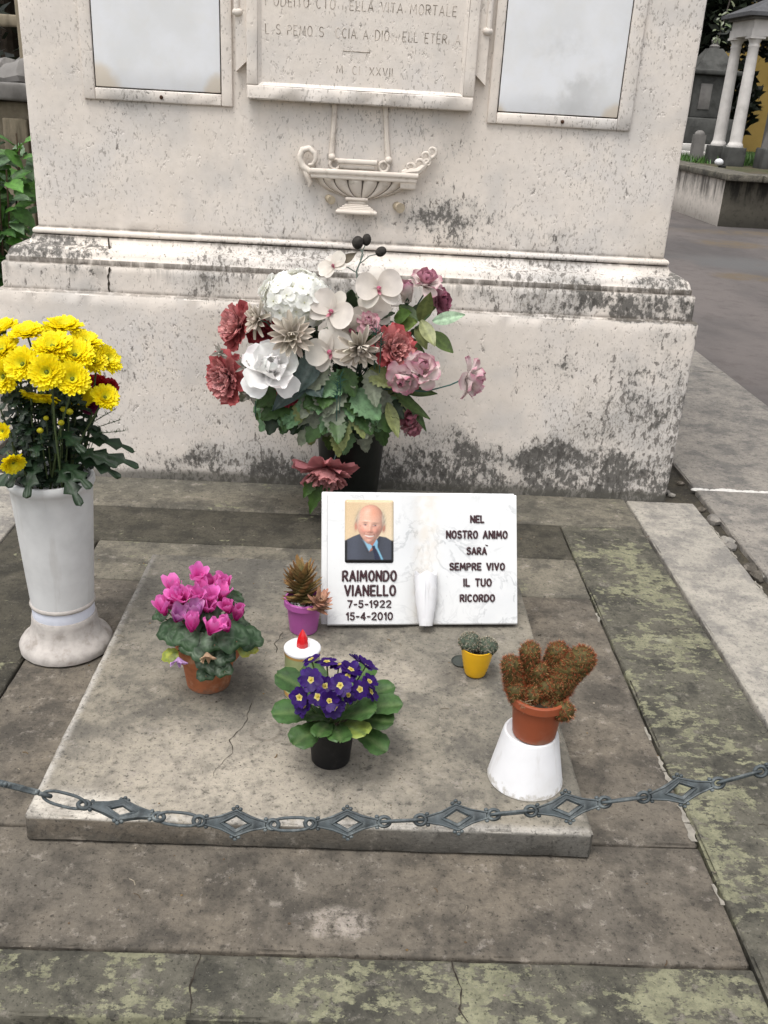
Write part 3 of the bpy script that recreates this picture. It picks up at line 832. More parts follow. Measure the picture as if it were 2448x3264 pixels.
def text_strokes(s, x0, x1, z0, h):
    """stroke polylines of a line of text fitted between x0 and x1"""
    gap = .24; w = sum(G[c][0] for c in s) + gap * (len(s) - 1)
    k = (x1 - x0) / w; x = x0; out = []
    for c in s:
        gw, st = G[c]
        for line in st: out.append([(x + px * k, z0 + pz * h) for px, pz in line])
        x += (gw + gap) * k
    return out

# eroded inscription on the tablet
def engrave_mat():
    t = NT('worn_engraving'); p = t.pos()
    n = t.noise(p, 28, 4, .6)
    c = t.mix(t.mr(n, .38, .58), (.56, .50, .44), (.19, .16, .13))
    return t.fin(c, .95, None, .1)
M['engraved'] = engrave_mat()
def engraved_line(s, x0, x1, z, h):
    gap = .24; k = (x1 - x0) / (sum(G[c][0] for c in s) + gap * (len(s) - 1)); x = x0
    for c in s:
        gw, st = G[c]
        if st:
            mb = MB()
            for line in st: mb.tube([(x + a * k, yfld + .0006, z + b * h) for a, b in line], .0016, 5)
            mb.build('engraved_letter', 'engraved', tablet)
        x += (gw + gap) * k
engraved_line('I ODEITO CTO NELLA VITA MORTALE', -.335, .235, 1.497, .026)
engraved_line('L S PEMO S  CCIA A DIO NELL ETERNA', -.335, .252, 1.422, .026)
engraved_line('M. CI. XXVII', -.118, .052, 1.325, .022)
MB().tube([(-.10, yfld + .0004, 1.387), (-.02, yfld + .0004, 1.386)], .0016, 5).build('engraved_line', 'engraved', tablet)

# ================================================================== GRAVE SLAB
slab = thing('grave_slab', 'low weathered stone slab lying in the middle of the paved plot, carrying the pots', 'slab', (-.0555, 1.82, 0))
rbox((-.566, 1.300, .002), (.455, 2.345, .060), .005, .024, .0018, .007, 6.2).build('slab_stone', 'slab', slab, True, 40)
Z0 = .060
zc = Z0 + .0012
ribbon([(-.205, 1.66, zc), (-.212, 1.58, zc), (-.232, 1.53, zc), (-.225, 1.49, zc), (-.245, 1.45, zc), (-.248, 1.42, zc)], .0019, seed=11).build('crack', 'crack', slab, False)
ribbon([(-.165, 1.95, zc), (-.178, 1.90, zc), (-.170, 1.86, zc)], .0025, seed=12).build('crack', 'crack', slab, False)

# ================================================================== MARBLE BOOK
BT = radians(27.4); BYAW = radians(5.06)
BW, BL = .476, .325
bu = Vector((cos(BYAW), sin(BYAW), 0)); bn0 = Vector((-sin(BYAW), cos(BYAW), 0))
bup = bn0 * sin(BT) + Vector((0, 0, cos(BT))); bout = bu.cross(bup)            # bout points to the reader
BO = Vector((.179, 1.995, .072))
BM = Matrix((bu, bup, bout)).transposed().to_4x4(); BM.translation = BO            # local: x along the page, y up it, z outwards
book = thing('memorial_book', 'open white marble book leaning on the slab, with portrait and dark red lettering', 'memorial plaque', (.179, 2.02, Z0))
def bbox(x0, x1, y0, y1, z0, z1, r=.003):
    mb = rbox((x0, y0, z0), (x1, y1, z1), r, .03, .0003, .0006, x0 * 9)
    mb.v = [tuple(BM @ Vector(v)) for v in mb.v]; return mb
bbox(-.252, .240, -.010, .331, -.050, -.0285).build('back_plate', 'marble', book)
# two swelling pages meeting in a groove
def page_h(x):
    a = abs(x)
    if x < 0: return -.0125 * exp(-(a / .040) ** 1.6) - .0 * a
    return -.010 * exp(-(a / .022) ** 1.6)
def page(x0, x1):
    mb = MB(); n = 30; rows = []
    def ins(t, e): return t
    for y, dz in ((0, -.003), (.003, 0), (BL * .25, 0), (BL * .5, 0), (BL * .75, 0), (BL - .003, 0), (BL, -.003)):
        rows.append([(x0 + (x1 - x0) * i / n, y, page_h(x0 + (x1 - x0) * i / n) + dz) for i in range(n + 1)])
    mb.grid(rows, mtx=BM)
    k = n + 1
    # edges down to the back
    for r in (rows[0], rows[-1]):
        rr = [[(p[0], p[1], -.028) for p in r], r] if r is rows[0] else [r, [(p[0], p[1], -.028) for p in r]]
        mb.grid(rr, mtx=BM)
    for c in ((0,) if x0 < -.1 else (n,)):
        col = [r[c] for r in rows]; low = [(p[0], p[1], -.028) for p in col]
        mb.grid([col, low] if c == 0 else [low, col], mtx=BM)
    return mb.build('page', 'marble', book, True, 30)
page(-.238, 0); page(0, .238)
# stand behind that keeps it from falling back
st = MB()
for x in (-.12, .12):
    a = BM @ Vector((x, .20, -.052)); st.tube([a, (a.x - .01, a.y + .16, Z0 + .006)], .007, 8)
    st.tube([BM @ Vector((x, .01, -.053)), BM @ Vector((x, .30, -.053))], .006, 8)
st.build('easel_rods', 'iron', book)
def pxy(x, y): return ((x - 155) / 1425 * BW - BW / 2, (1125 - y) / 995 * BL)
LET = [('RAIMONDO', 268, 662, 718, 790, .0027), ('VIANELLO', 284, 656, 828, 900, .0027), ('7-5-1922', 306, 622, 941, 990, .0019), ('15-4-2010', 296, 634, 1031, 1083, .0019),
       ('NEL', 1228, 1326, 294, 343, .0022), ('NOSTRO ANIMO', 1044, 1504, 411, 464, .0022), ('SARA', 1199, 1344, 538, 587, .0022), ('SEMPRE VIVO', 1068, 1482, 658, 707, .0022),
       ('IL TUO', 1174, 1380, 778, 830, .0022), ('RICORDO', 1146, 1404, 898, 947, .0022)]
for w in LET:                                              # each letter is a raised piece of its own
    s_, x0, x1, yt_, yb2, r_ = w
    gap = .24; tw = sum(G[c][0] for c in s_) + gap * (len(s_) - 1); k = (x1 - x0) / tw; x = x0
    for c in s_:
        gw = G[c][0]
        if c != ' ':
            (u0, v0), (u1, v1) = pxy(x, yb2), pxy(x + gw * k, yt_)
            mb = MB(); hh = v1 - v0; kk = k / 1425 * BW
            for line in G[c][1]:
                L2 = [(u0 + a * kk, v0 + b * hh) for a, b in line]
                P3 = [BM @ Vector((q[0], q[1], page_h(q[0]) + .0014)) for q in L2]
                if len(P3) >= 7: mb.tube(P3, r_, 8, flat=tuple(bout))
                else:
                    for a3, b3 in zip(P3, P3[1:]): mb.tube([a3, b3], r_, 8, flat=tuple(bout))
                for q in (L2 if len(L2) < 7 else (L2[0], L2[-1])): mb.ball(tuple(BM @ Vector((q[0], q[1], page_h(q[0]) + .0014))), r_ * .98, (1, 1, 1), 8, 6)
            mb.build('letter', 'bronze_letter', book, True, 60)
        x += (gw + gap) * k
(u0, v0) = pxy(1345, 520)
MB().tube([BM @ Vector((u0 - .002, v0 + .001, page_h(u0) + .001)), BM @ Vector((u0 + .004, v0 - .001, page_h(u0) + .001))], .0014, 8).build('accent', 'bronze_letter', book)

# ceramic portrait: a printed photograph under glaze
def portrait():
    """print of a studio portrait: a smiling elderly man, modelled as a lit relief and painted"""
    W_, H_ = 132, 176
    U = np.repeat(np.linspace(0, 1, W_)[None, :], H_, 0); V = np.repeat(np.linspace(0, 1, H_)[:, None], W_, 1) * (H_ / W_)   # V runs 0..1.333
    def sr(c): return (np.array(c) / 255.0) ** 2.2
    th = .07; cu_, cv_ = .515, .50                              # slight tilt of the head
    x = (U - cu_) * cos(th) + (V - cv_) * sin(th); y = -(U - cu_) * sin(th) + (V - cv_) * cos(th)
    def g(cx, cy, sx, sy, r=0.0):
        dx, dy = x - cx, y - cy; ca, sa = cos(r), sin(r); p, q = dx * ca + dy * sa, -dx * sa + dy * ca
        return np.exp(-(p / sx) ** 2 - (q / sy) ** 2)
    # outline: broad skull, narrower jaw
    hw = np.where(y < 0, .272, .272 - .115 * np.clip(y / .42, 0, 1.2) ** 2.2)
    d2 = (x / hw) ** 2 + np.where(y < 0, np.abs(y / .40) ** 2.5, (y / .435) ** 2)
    head = np.clip((1 - d2) / .05 + .5, 0, 1)
    z = np.sqrt(np.clip(1.02 - d2, 0.0004, 2)) * .30
    z = z + .040 * g(.0, .10, .040, .10) + .050 * g(.0, .165, .050, .035) + .016 * g(-.045, .175, .02, .02) + .016 * g(.045, .175, .02, .02)
    z = z - .034 * g(-.10, .035, .060, .040) - .034 * g(.10, .035, .060, .040) + .020 * g(-.10, -.03, .08, .025) + .020 * g(.10, -.03, .08, .025)
    z = z + .034 * g(-.125, .165, .065, .055) + .034 * g(.125, .165, .065, .055)
    z = z - .018 * g(-.115, .255, .018, .06, .45) - .018 * g(.115, .255, .018, .06, -.45) - .014 * g(0, .335, .07, .018) + .024 * g(0, .385, .06, .035)
    z = z + .012 * g(0, .22, .07, .02) - .016 * g(-.19, .20, .04, .10) - .016 * g(.19, .20, .04, .10)
    z = z - .005 * g(0, -.17, .14, .008) - .005 * g(.01, -.21, .12, .008)
    gy, gx = np.gradient(z * W_)
    n = np.stack([-gx, -gy, np.ones_like(gx) * 1.0], -1); n /= np.linalg.norm(n, axis=-1, keepdims=True)
    L = np.array([-.32, -.34, .88]); sh = np.clip((n * L).sum(-1), 0, 1); hl = np.clip((n * np.array([-.25, -.50, .83])).sum(-1), 0, 1) ** 26
    skin = np.zeros((H_, W_, 3)) + sr((242, 188, 164))
    def mixin(a, m, c, k=1.0): m = np.clip(m, 0, 1)[..., None] * k; return a * (1 - m) + c * m
    skin = mixin(skin, g(.05, -.26, .22, .16), sr((236, 156, 122)), .6); skin = mixin(skin, g(-.13, .15, .09, .08) + g(.13, .15, .08, .08), sr((236, 142, 122)), .6)
    skin = mixin(skin, g(0, .165, .05, .04), sr((226, 130, 108)), .5); skin = mixin(skin, g(0, .36, .12, .06), sr((236, 166, 146)), .5)
    skin = mixin(skin, g(-.10, .062, .06, .022) + g(.10, .062, .06, .022), sr((196, 120, 104)), .45)
    face = skin * (.42 + .80 * sh)[..., None] + hl[..., None] * .16
    # eyes, brows, mouth
    for sx in (-1, 1):
        ex = sx * .102
        face = mixin(face, 1.3 * g(ex, .036, .040, .0115), sr((214, 196, 190)), .85); face = mixin(face, 1.5 * g(ex + .004, .036, .0145, .0125), sr((60, 58, 66)), .95)
        face = mixin(face, 1.2 * g(ex, .024, .046, .006, sx * .06), sr((128, 80, 66)), .75); face = mixin(face, g(ex, .052, .042, .006, -sx * .1), sr((190, 118, 100)), .6)
        face = mixin(face, 1.1 * g(ex, -.018, .058, .011, sx * .13), sr((170, 138, 118)), .65)
        face = mixin(face, g(sx * .028, .186, .012, .007), sr((126, 62, 50)), .6)
        face = mixin(face, g(sx * .205, .06, .022, .03, sx * .6), sr((196, 126, 104)), .5)
    mc = .262 - 1.6 * x ** 2 * 1.0                              # curve of the smile: corners raised
    up = np.exp(-((y - mc + .012) / .009) ** 2) * np.clip((.105 - np.abs(x)) / .02, 0, 1); lo = np.exp(-((y - mc - .040 + 1.2 * x ** 2) / .011) ** 2) * np.clip((.085 - np.abs(x)) / .02, 0, 1)
    teeth = np.clip((y - mc + .006) / .006, 0, 1) * np.clip((mc + .032 - 1.8 * x ** 2 - y) / .006, 0, 1) * np.clip((.098 - np.abs(x)) / .012, 0, 1)
    face = mixin(face, up, sr((176, 92, 82)), .8); face = mixin(face, lo, sr((206, 116, 104)), .85); face = mixin(face, teeth, sr((246, 236, 226)) * (1 - .25 * np.clip(x / .1, 0, 1))[..., None], .95)
    face = mixin(face, g(.098, .235, .010, .016), sr((110, 56, 48)), .7); face = mixin(face, g(-.102, .235, .009, .014), sr((140, 76, 66)), .6)
    # background, suit, neck, collar, tie
    img = np.zeros((H_, W_, 3)) + sr((240, 212, 172)); img = mixin(img, U * 1.1 - .25, sr((250, 232, 200)), .9); img = mixin(img, .8 - V, sr((232, 198, 154)), .6)
    def tri(pts, soft=.012):
        d = np.full(U.shape, 1e9); m_ = len(pts); ar = sum(pts[i][0] * pts[(i + 1) % m_][1] - pts[(i + 1) % m_][0] * pts[i][1] for i in range(m_)); sg = 1 if ar > 0 else -1
        for i in range(m_):
            (x0, y0), (x1, y1) = pts[i], pts[(i + 1) % m_]; l = sqrt((x1 - x0) ** 2 + (y1 - y0) ** 2); d = np.minimum(d, sg * ((x1 - x0) * (V - y0) - (y1 - y0) * (U - x0)) / l)
        return d / soft + .5
    cloth = .8 + .5 * np.exp(-((U - .18) / .16) ** 2) + .2 * np.exp(-((U - .86) / .1) ** 2)
    suit = sr((70, 74, 86))[None, None] * cloth[..., None]
    for pg in ([(-.05, .86), (.16, .775), (.30, .70), (.66, 1.4), (-.05, 1.4)], [(.50, 1.0), (.70, .765), (.84, .79), (1.05, .92), (1.05, 1.4), (.5, 1.4)]): img = mixin(img, tri(pg), suit)
    img = mixin(img, tri([(.36, .74), (.66, .74), (.62, 1.02), (.50, 1.10)]), sr((206, 128, 104)) * .75)
    img = mixin(img, tri([(.345, .84), (.42, .86), (.56, .98), (.49, 1.09)]), sr((150, 198, 224))); img = mixin(img, tri([(.56, .98), (.645, .83), (.675, .90), (.655, 1.05)]), sr((136, 190, 220))); img = mixin(img, tri([(.635, 1.02), (.665, 1.0), (.80, 1.30), (.765, 1.31)]), sr((128, 188, 216)))
    img = mixin(img, tri([(.545, .975), (.605, .965), (.67, 1.16), (.60, 1.18)]), sr((24, 30, 58))); img = mixin(img, tri([(.59, 1.13), (.66, 1.10), (.77, 1.4), (.62, 1.4)]), sr((26, 34, 64)))
    img = mixin(img, tri([(.30, .72), (.345, .78), (.50, 1.10), (.45, 1.12)], .02), sr((52, 55, 66)), .8); img = mixin(img, tri([(.69, .77), (.725, .78), (.70, 1.02), (.66, .96)], .02), sr((46, 48, 58)), .8)
    # hair at the temples, ears
    for cx, sg in ((-.262, -1), (.262, 1)):
        st = .75 + .25 * np.sin((x * 90 + y * 40)); img = mixin(img, 1.4 * g(cx, -.06, .045, .17, -sg * .12), sr((206, 194, 172)) * st[..., None], .95)
        img = mixin(img, 1.6 * g(sg * .285, .085, .028, .075), sr((222, 146, 122)) * (.9 if sg < 0 else .7), .95)
    img = mixin(img, head, face); img = mixin(img, 1.1 * g(-.245, -.10, .020, .13, .12) + 1.1 * g(.250, -.10, .018, .13, -.12), sr((214, 202, 180)), .7)
    vv = V * W_ / H_; e = np.maximum(np.maximum(.05 - U, U - .95), vv - .945) / .01 + .5
    img = mixin(img, np.clip(e, 0, 1) * np.clip((vv - .63) / .03, 0, 1), sr((20, 20, 24)))
    rg = np.random.default_rng(3)
    def blur(a):
        p_ = np.pad(a, ((1, 1), (1, 1), (0, 0)), 'edge'); return (p_[1:-1, 1:-1] * 2 + p_[:-2, 1:-1] + p_[2:, 1:-1] + p_[1:-1, :-2] + p_[1:-1, 2:]) / 6
    gr = rg.normal(0, 1, img.shape[:2] + (1,)); img = blur(img) * (1 + .04 * blur(gr) + .03 * gr)
    return img * .62
pimg = portrait(); HH, WW = pimg.shape[:2]
(pa, pb), (pc, pd) = pxy(281, 657), pxy(644, 179)
rows = []; cols = []
for i in range(HH):
    row = []; cr = []
    for j in range(WW):
        uu, vv = j / (WW - 1), i / (HH - 1)
        x = pa + (pc - pa) * uu; y = pd + (pb - pd) * vv
        # rounded corners and pillowed rim
        dx, dy = min(uu, 1 - uu) * (pc - pa), min(vv, 1 - vv) * (pd - pb); rc = .006
        if dx < rc and dy < rc:
            ex, ey = rc - dx, rc - dy; l = sqrt(ex * ex + ey * ey)
            m_ = max(ex, ey)
            if l > 0:
                k = m_ / l; x += (ex - ex * k) * (1 if uu < .5 else -1); y -= (ey - ey * k) * (1 if vv < .5 else -1)
        d = min(dx, dy); hz = .0055 * (1 - max(0, 1 - d / .008) ** 2.2)
        row.append(BM @ Vector((x, y, page_h(x) + .0005 + hz))); cr.append(tuple(pimg[i, j]))
    rows.append(row); cols.append(cr)
mb = MB().grid(rows[::-1], cols[::-1])
M['print'] = vcol_mat('glazed_photo_print', .12, 0, .5, 0.0, 10, bump=0)
mb.build('ceramic_portrait', 'print', book, True, 60)['label'] = 'glazed portrait photo of an elderly smiling man in dark suit and tie'
# small white tulip-shaped flower holder in the gutter
tv = MB(); n = 36; rows = []
(cu, cv0) = pxy(877, 1128); hgt = .136
for i in range(13):
    t = i / 12; row = []
    for k in range(n):
        a = 2 * pi * k / n; rr = .0165 + .0125 * min(1, t * 1.25) ** .8 - .001 * t
        dip = .013 * (abs(sin(a * 1.5 + .75)) ** 1.6) * max(0, (t - .72) / .28)
        row.append((cu + rr * cos(a), cv0 + hgt * t - dip, .006 + rr * .8 * sin(a) + .012))
    rows.append(row)
rows = [[tuple(BM @ Vector(p)) for p in r] for r in rows]
inner = [[tuple((BM @ Vector((cu, cv0 + hgt * .2, .018))).lerp(Vector(p), .90)) for p in rows[-1]], [tuple(BM @ Vector((cu + .012 * cos(2 * pi * k / n), cv0 + .05, .018 + .01 * sin(2 * pi * k / n)))) for k in range(n)]]
tv.grid(rows + inner, close=True)
for r_ in (rows[0],): tv.add(r_, [tuple(range(n))])
hol = tv.build('tulip_vase', 'white_plastic', book, True, 50)
for sx, ph in ((-1, 0), (1, 1)):                            # petal shells lapping round it
    pr = []; 
    for i in range(9):
        t = i / 8; w = .9 * sin(pi * min(1, .18 + .72 * t)) ** .8; row = []
        for j in range(7):
            a = pi / 2 - sx * (.15 + w * (j / 6) * 1.2) * 1.1
            rr = .0172 + .0132 * min(1, t * 1.2) ** .8
            row.append(tuple(BM @ Vector((cu + rr * cos(a) * 1.03, cv0 + hgt * (.10 + .70 * t) + (.012 if j == 0 else 0) * t, .018 + rr * .84 * sin(a)))))
        pr.append(row)
    MB().grid(pr if sx > 0 else [r[::-1] for r in pr]).build('petal_shell', 'white_plastic', hol, True, 50)

# ================================================================== POTS
def pot_prof(h, r0, r1, rim=.014, lip=.004, th=.003):
    return [(r0 * .92, 0), (r0, .003), (r0 + (r1 - r0) * .8 * (h - rim) / h, h - rim - .001), (r1 + lip * .2, h - rim), (r1 + lip, h - rim + .002), (r1 + lip, h - .002), (r1 + lip - .0015, h), (r1 - th, h), (r1 - th - .001, h - .012), (r1 - th - .006, h - .05 if h > .07 else h * .4)]
def pot(parent, c, h, r0, r1, mat, rim=.014, lip=.004, th=.003, soil=.012, soil_mat='soil', name='pot'):
    po = MB().lathe(pot_prof(h, r0, r1, rim, lip, th), c, 48, cap=True, wob=.004).build(name, mat, parent, True, 35)
    s = MB(); rr = r1 - th - .0005; rows = []
    for i in range(7):
        q = rr * (1 - i / 6.0); rows.append([(c[0] + q * cos(2 * pi * k / 20), c[1] + q * sin(2 * pi * k / 20), c[2] + h - soil + (.003 * mnoise.noise(Vector((q * 90 * cos(k), q * 90 * sin(k), c[0] * 9))) if i else 0)) for k in range(20)])
    s.grid(rows, close=True).build('soil', soil_mat, parent)
    return po
def leaf_obj(parent, name, mat, rows, cols, mtx):
    return MB().grid(rows, cols, mtx=mtx).build(name, mat, parent, True, 80)

# ------------------------------------------------------------------ cyclamen in terracotta
CYC = (-.308, 1.729, Z0)
cyc = thing('potted_cyclamen', 'magenta cyclamen with marbled leaves in a terracotta pot, left on the slab', 'potted plant', CYC)
pot(cyc, CYC, .108, .047, .065, 'terracotta', rim=.032, lip=.004, th=.006)
FL = [(-.327, 1.74, .327), (-.303, 1.75, .306), (-.274, 1.75, .306), (-.372, 1.71, .31), (-.357, 1.68, .307), (-.343, 1.67, .31), (-.314, 1.68, .311), (-.31, 1.71, .305), (-.288, 1.69, .305), (-.275, 1.71, .299),
      (-.384, 1.67, .284), (-.371, 1.69, .287), (-.313, 1.65, .293), (-.252, 1.67, .294), (-.297, 1.67, .292), (-.356, 1.65, .281), (-.32, 1.62, .278), (-.281, 1.61, .278), (-.25, 1.63, .275), (-.239, 1.69, .267)]
for i, p in enumerate(FL):
    fade = i in (15, 12)
    base = Vector(p) + Vector((0, 0, -.016)); lean = Vector((R.uniform(-.35, .35), R.uniform(-.5, .1), 1)).normalized()
    m = at(base, lean, R.uniform(0, 6)); tip = (.86, .24, .62) if not fade else (.68, .34, .62); low = (.62, .015, .28) if not fade else (.42, .08, .36)
    fo = MB(); fo.ball(tuple(base - lean * .002), .0055, (.34, .01, .13), 8, 5); fo_ = fo.build('flower', 'waxpetal', cyc)
    for k in range(5):
        rows, cols = blade(R.uniform(.034, .042), R.uniform(.023, .029), 6, 4, curl=R.uniform(-.45, .2), cup=.35, c0=low, c1=vary(tip, .12), ruf=.12, ph=k, seed=i + k * .3, prof=lambda t: .42 + .58 * sin(pi * min(1, .1 + t * .86)) if t < .98 else .35)
        leaf_obj(fo_, 'petal', 'waxpetal', rows, cols, petal_mtx(m, 2 * pi * k / 5 + R.uniform(-.25, .25), R.uniform(.95, 1.5), .003))
    cb = Vector((CYC[0] + (p[0] - CYC[0]) * .25, CYC[1] + (p[1] - CYC[1]) * .25, Z0 + .10))
    MB().tube([cb, cb.lerp(base, .5) + Vector((0, 0, .012)), base + lean * .006 + Vector((.003, 0, .004)), base], .0013, 6, (.22, .05, .06)).build('stalk', 'stem', cyc)
def round_leaf(r, seed, tint=(.035, .085, .028), silver=(.30, .38, .28), mtx=None):
    rows = []; cols = []; nr, ns = 6, 22
    for i in range(nr + 1):
        t = i / nr; row = []; cr = []
        for k in range(ns):
            a = 2 * pi * k / ns; notch = 1 - .42 * max(0, cos(a + pi / 2)) ** 6
            q = r * t * notch * (1 + .05 * sin(a * 9 + seed)); x, y = q * cos(a), q * sin(a)
            z = -.22 * r * t * t + .07 * r * t * sin(a * 3 + seed) + .03 * r * sin(a * 9 + seed) * t
            row.append((x, y + .2 * r, z))
            b = exp(-((t - .62 - .08 * sin(a * 9)) / .13) ** 2) * .75 + (.35 if abs(sin(a * 4.5 + seed)) < .16 and t > .15 else 0)
            b = min(1, b); cr.append(tuple(tint[c] * (1 + .3 * mnoise.noise(Vector((x * 90, y * 90, seed)))) * (1 - b) + silver[c] * b for c in range(3)))
        rows.append(row); cols.append(cr)
    return rows, cols
LV = [(-.377, 1.65, .229, .030), (-.337, 1.62, .234, .026), (-.29, 1.62, .179, .026), (-.273, 1.61, .235, .024), (-.23, 1.62, .239, .032), (-.201, 1.66, .215, .028), (-.247, 1.77, .265, .026), (-.261, 1.64, .241, .024), (-.252, 1.62, .197, .021), (-.294, 1.62, .152, .018), (-.254, 1.61, .171, .018), (-.318, 1.61, .221, .030), (-.374, 1.64, .179, .018), (-.207, 1.65, .201, .022), (-.404, 1.70, .245, .022), (-.226, 1.69, .22, .026), (-.291, 1.66, .274, .022), (-.241, 1.70, .234, .026), (-.34, 1.66, .245, .028), (-.30, 1.66, .23, .03), (-.36, 1.72, .235, .028), (-.30, 1.74, .25, .03), (-.26, 1.76, .235, .026), (-.35, 1.78, .24, .026)]
for i, (x, y, z, r) in enumerate(LV):
    out = Vector((x - CYC[0], y - CYC[1], 0)); n = (out * 5 + Vector((0, -.15, .8))).normalized()
    tint = (.017, .046, .014); silver = (.10, .15, .09)
    if i in (12, 13): tint, silver = (.30, .30, .04), (.16, .24, .06)
    elif i in (2, 8, 11, 10): silver = (.20, .25, .18)
    rows, cols = round_leaf(r * 1.12, i, vary(tint, .2), silver)
    f = frame_of(n); loc = at((x, y, z), n, R.uniform(-.5, .5) + math.atan2(out.y, out.x) * .0)
    MB().grid(rows, cols, close=True, mtx=loc).build('leaf', 'leaf', cyc, True, 80)
    cb = Vector((CYC[0] + out.x * .3, CYC[1] + out.y * .3, Z0 + .096))
    MB().tube([cb, cb.lerp(Vector((x, y, z)), .55) + Vector((0, 0, .015)), (x, y, z - .002)], .0014, 5, (.20, .10, .06)).build('stalk', 'stem', cyc)
for (x, y, z, c) in ((-.347, 1.612, .20, (.40, .25, .45)), (-.287, 1.600, .222, (.38, .26, .17))):        # withered blooms
    mb = MB()
    for k in range(5):
        rows, cols = blade(.022, .013, 5, 3, curl=R.uniform(-.9, .9), cup=.6, c0=c, c1=tuple(q * 1.3 for q in c), ruf=.4, ph=k)
        mb.grid(rows, cols, mtx=petal_mtx(at((x, y, z), (.1, -.5, -.6)), k * 1.25, .9, .002))
    mb.build('withered_flower', 'petal', cyc, True, 80)

# ------------------------------------------------------------------ primrose in black plastic pot
PRI = (-.029, 1.486, Z0)
pri = thing('potted_primrose', 'deep purple primrose with yellow eyes in a black plastic pot, front of slab', 'potted plant', PRI)
pot(pri, PRI, .092, .038, .047, 'black_plastic', rim=.010, lip=.002, th=.002)
PL = [((-.030, 1.47, .165), (-.140, 1.43, .208), .062), ((-.04, 1.49, .17), (-.135, 1.50, .246), .060), ((-.03, 1.45, .165), (-.098, 1.375, .176), .058), ((-.02, 1.45, .175), (.045, 1.41, .232), .055), ((-.01, 1.48, .165), (.104, 1.455, .222), .055), ((0, 1.47, .160), (.092, 1.43, .195), .060), ((-.005, 1.46, .155), (.086, 1.40, .148), .055), ((-.015, 1.45, .165), (.036, 1.385, .196), .050), ((-.02, 1.45, .165), (-.010, 1.365, .198), .048), ((-.03, 1.45, .17), (-.050, 1.37, .204), .040), ((-.02, 1.50, .17), (-.09, 1.57, .225), .05), ((-.02, 1.51, .17), (.05, 1.58, .225), .05), ((0, 1.50, .17), (.095, 1.51, .22), .05), ((-.03, 1.46, .165), (-.085, 1.42, .215), .05)]
for i, (a, b, w) in enumerate(PL):
    b = (PRI[0] + (b[0] - PRI[0]) * .86, PRI[1] + (b[1] - PRI[1]) * .92, b[2] + .006)
    L_ = (Vector(b) - Vector(a)).length * 1.08
    g = vary((.030, .072, .017), .2); g2 = vary((.042, .095, .022), .2)
    if i == 7: g2 = (.24, .30, .06)
    rows, cols = blade(L_, w, 14, 6, curl=-.75, cup=-.12, fold=.25, prof=lambda t: (.25 + .75 * min(1, t * 1.35)) * (1 if t < .8 else sqrt(max(0, 1 - ((t - .8) / .205) ** 2))), ruf=.05, serr=.035, c0=g, c1=g2, cmid=(.11, .17, .06), seed=i)
    rows = [[(p[0], p[1], p[2] + .0030 * mnoise.noise(Vector((p[0] * 260, p[1] * 260, i)))) for p in r] for r in rows]
    leaf_obj(pri, 'leaf', 'leaf', rows, cols, aim(a, (Vector(b) + Vector((0, 0, .022))), (0, -.2, 1)))
PF = [(-.068, 1.42, .287), (-.015, 1.41, .285), (-.054, 1.40, .266), (-.033, 1.39, .265), (.021, 1.42, .271), (-.088, 1.42, .249), (-.043, 1.43, .268), (-.072, 1.49, .285), (-.043, 1.49, .281), (-.02, 1.49, .276), (.031, 1.49, .275), (.003, 1.47, .279), (.038, 1.46, .261), (.042, 1.45, .245), (-.079, 1.42, .231), (-.025, 1.40, .244), (.015, 1.51, .272), (-.003, 1.45, .277), (-.05, 1.45, .255), (.0, 1.43, .25)]
FACING = {0: (-.1, -.75, .6), 1: (.1, -.7, .7), 2: (-.1, -.8, .5), 3: (.05, -.85, .45), 4: (.3, -.75, .5), 5: (-.35, -.75, .4), 6: (0, -.7, .7)}
for i, p in enumerate(PF):
    c_ = Vector((-.022, 1.46, .21)); n = FACING.get(i) or tuple((Vector(p) - c_).normalized() + Vector((R.uniform(-.3, .3), -.15, .35)))
    m = at(p, n, R.uniform(0, 6)); mb = MB(); fs_ = R.uniform(.82, 1.12); fe_ = R.uniform(-.1, .35)
    for k in range(5):
        for s_ in (-1, 1):                                 # heart-shaped lobes
            rows, cols = blade(.0205 * fs_ * R.uniform(.9, 1.08), .0145 * fs_, 5, 3, curl=R.uniform(-.5, .15), cup=.12, c0=(.028, .004, .11), c1=vary((.034, .005, .135), .3), ruf=.1, ph=k, seed=i + k, prof=lambda t: .45 + .55 * sin(pi * min(1, t * .9)) if t < .97 else .3)
            mb.grid(rows, cols, mtx=petal_mtx(m, 2 * pi * k / 5 + s_ * .24, fe_ + R.uniform(.0, .2), .0015))
    fo = mb.build('flower', 'waxpetal', pri, True, 80)
    ey = MB()
    for k in range(5):
        rows, cols = blade(.0076 * R.uniform(.8, 1.1), .0078, 3, 2, curl=-.1, cup=.1, c0=(.60, .40, .02), c1=vary((.74, .70, .30), .15))
        ey.grid([[(a, b, q + .0012) for a, b, q in r] for r in rows], cols, mtx=petal_mtx(m, 2 * pi * k / 5, .12, 0))
    ey.ball(tuple(Vector(p) + Vector(n).normalized() * .001), .0022, (.45, .40, .05), 7, 4)
    ey.build('yellow_eye', 'waxpetal', fo, True, 80)
    b0 = Vector((-.029 + (p[0] + .029) * .3, 1.486 + (p[1] - 1.486) * .3, .16))
    MB().tube([b0, b0.lerp(Vector(p), .6) + Vector((0, 0, .01)), p], .0016, 5, (.12, .17, .06)).build('stalk', 'stem', pri)

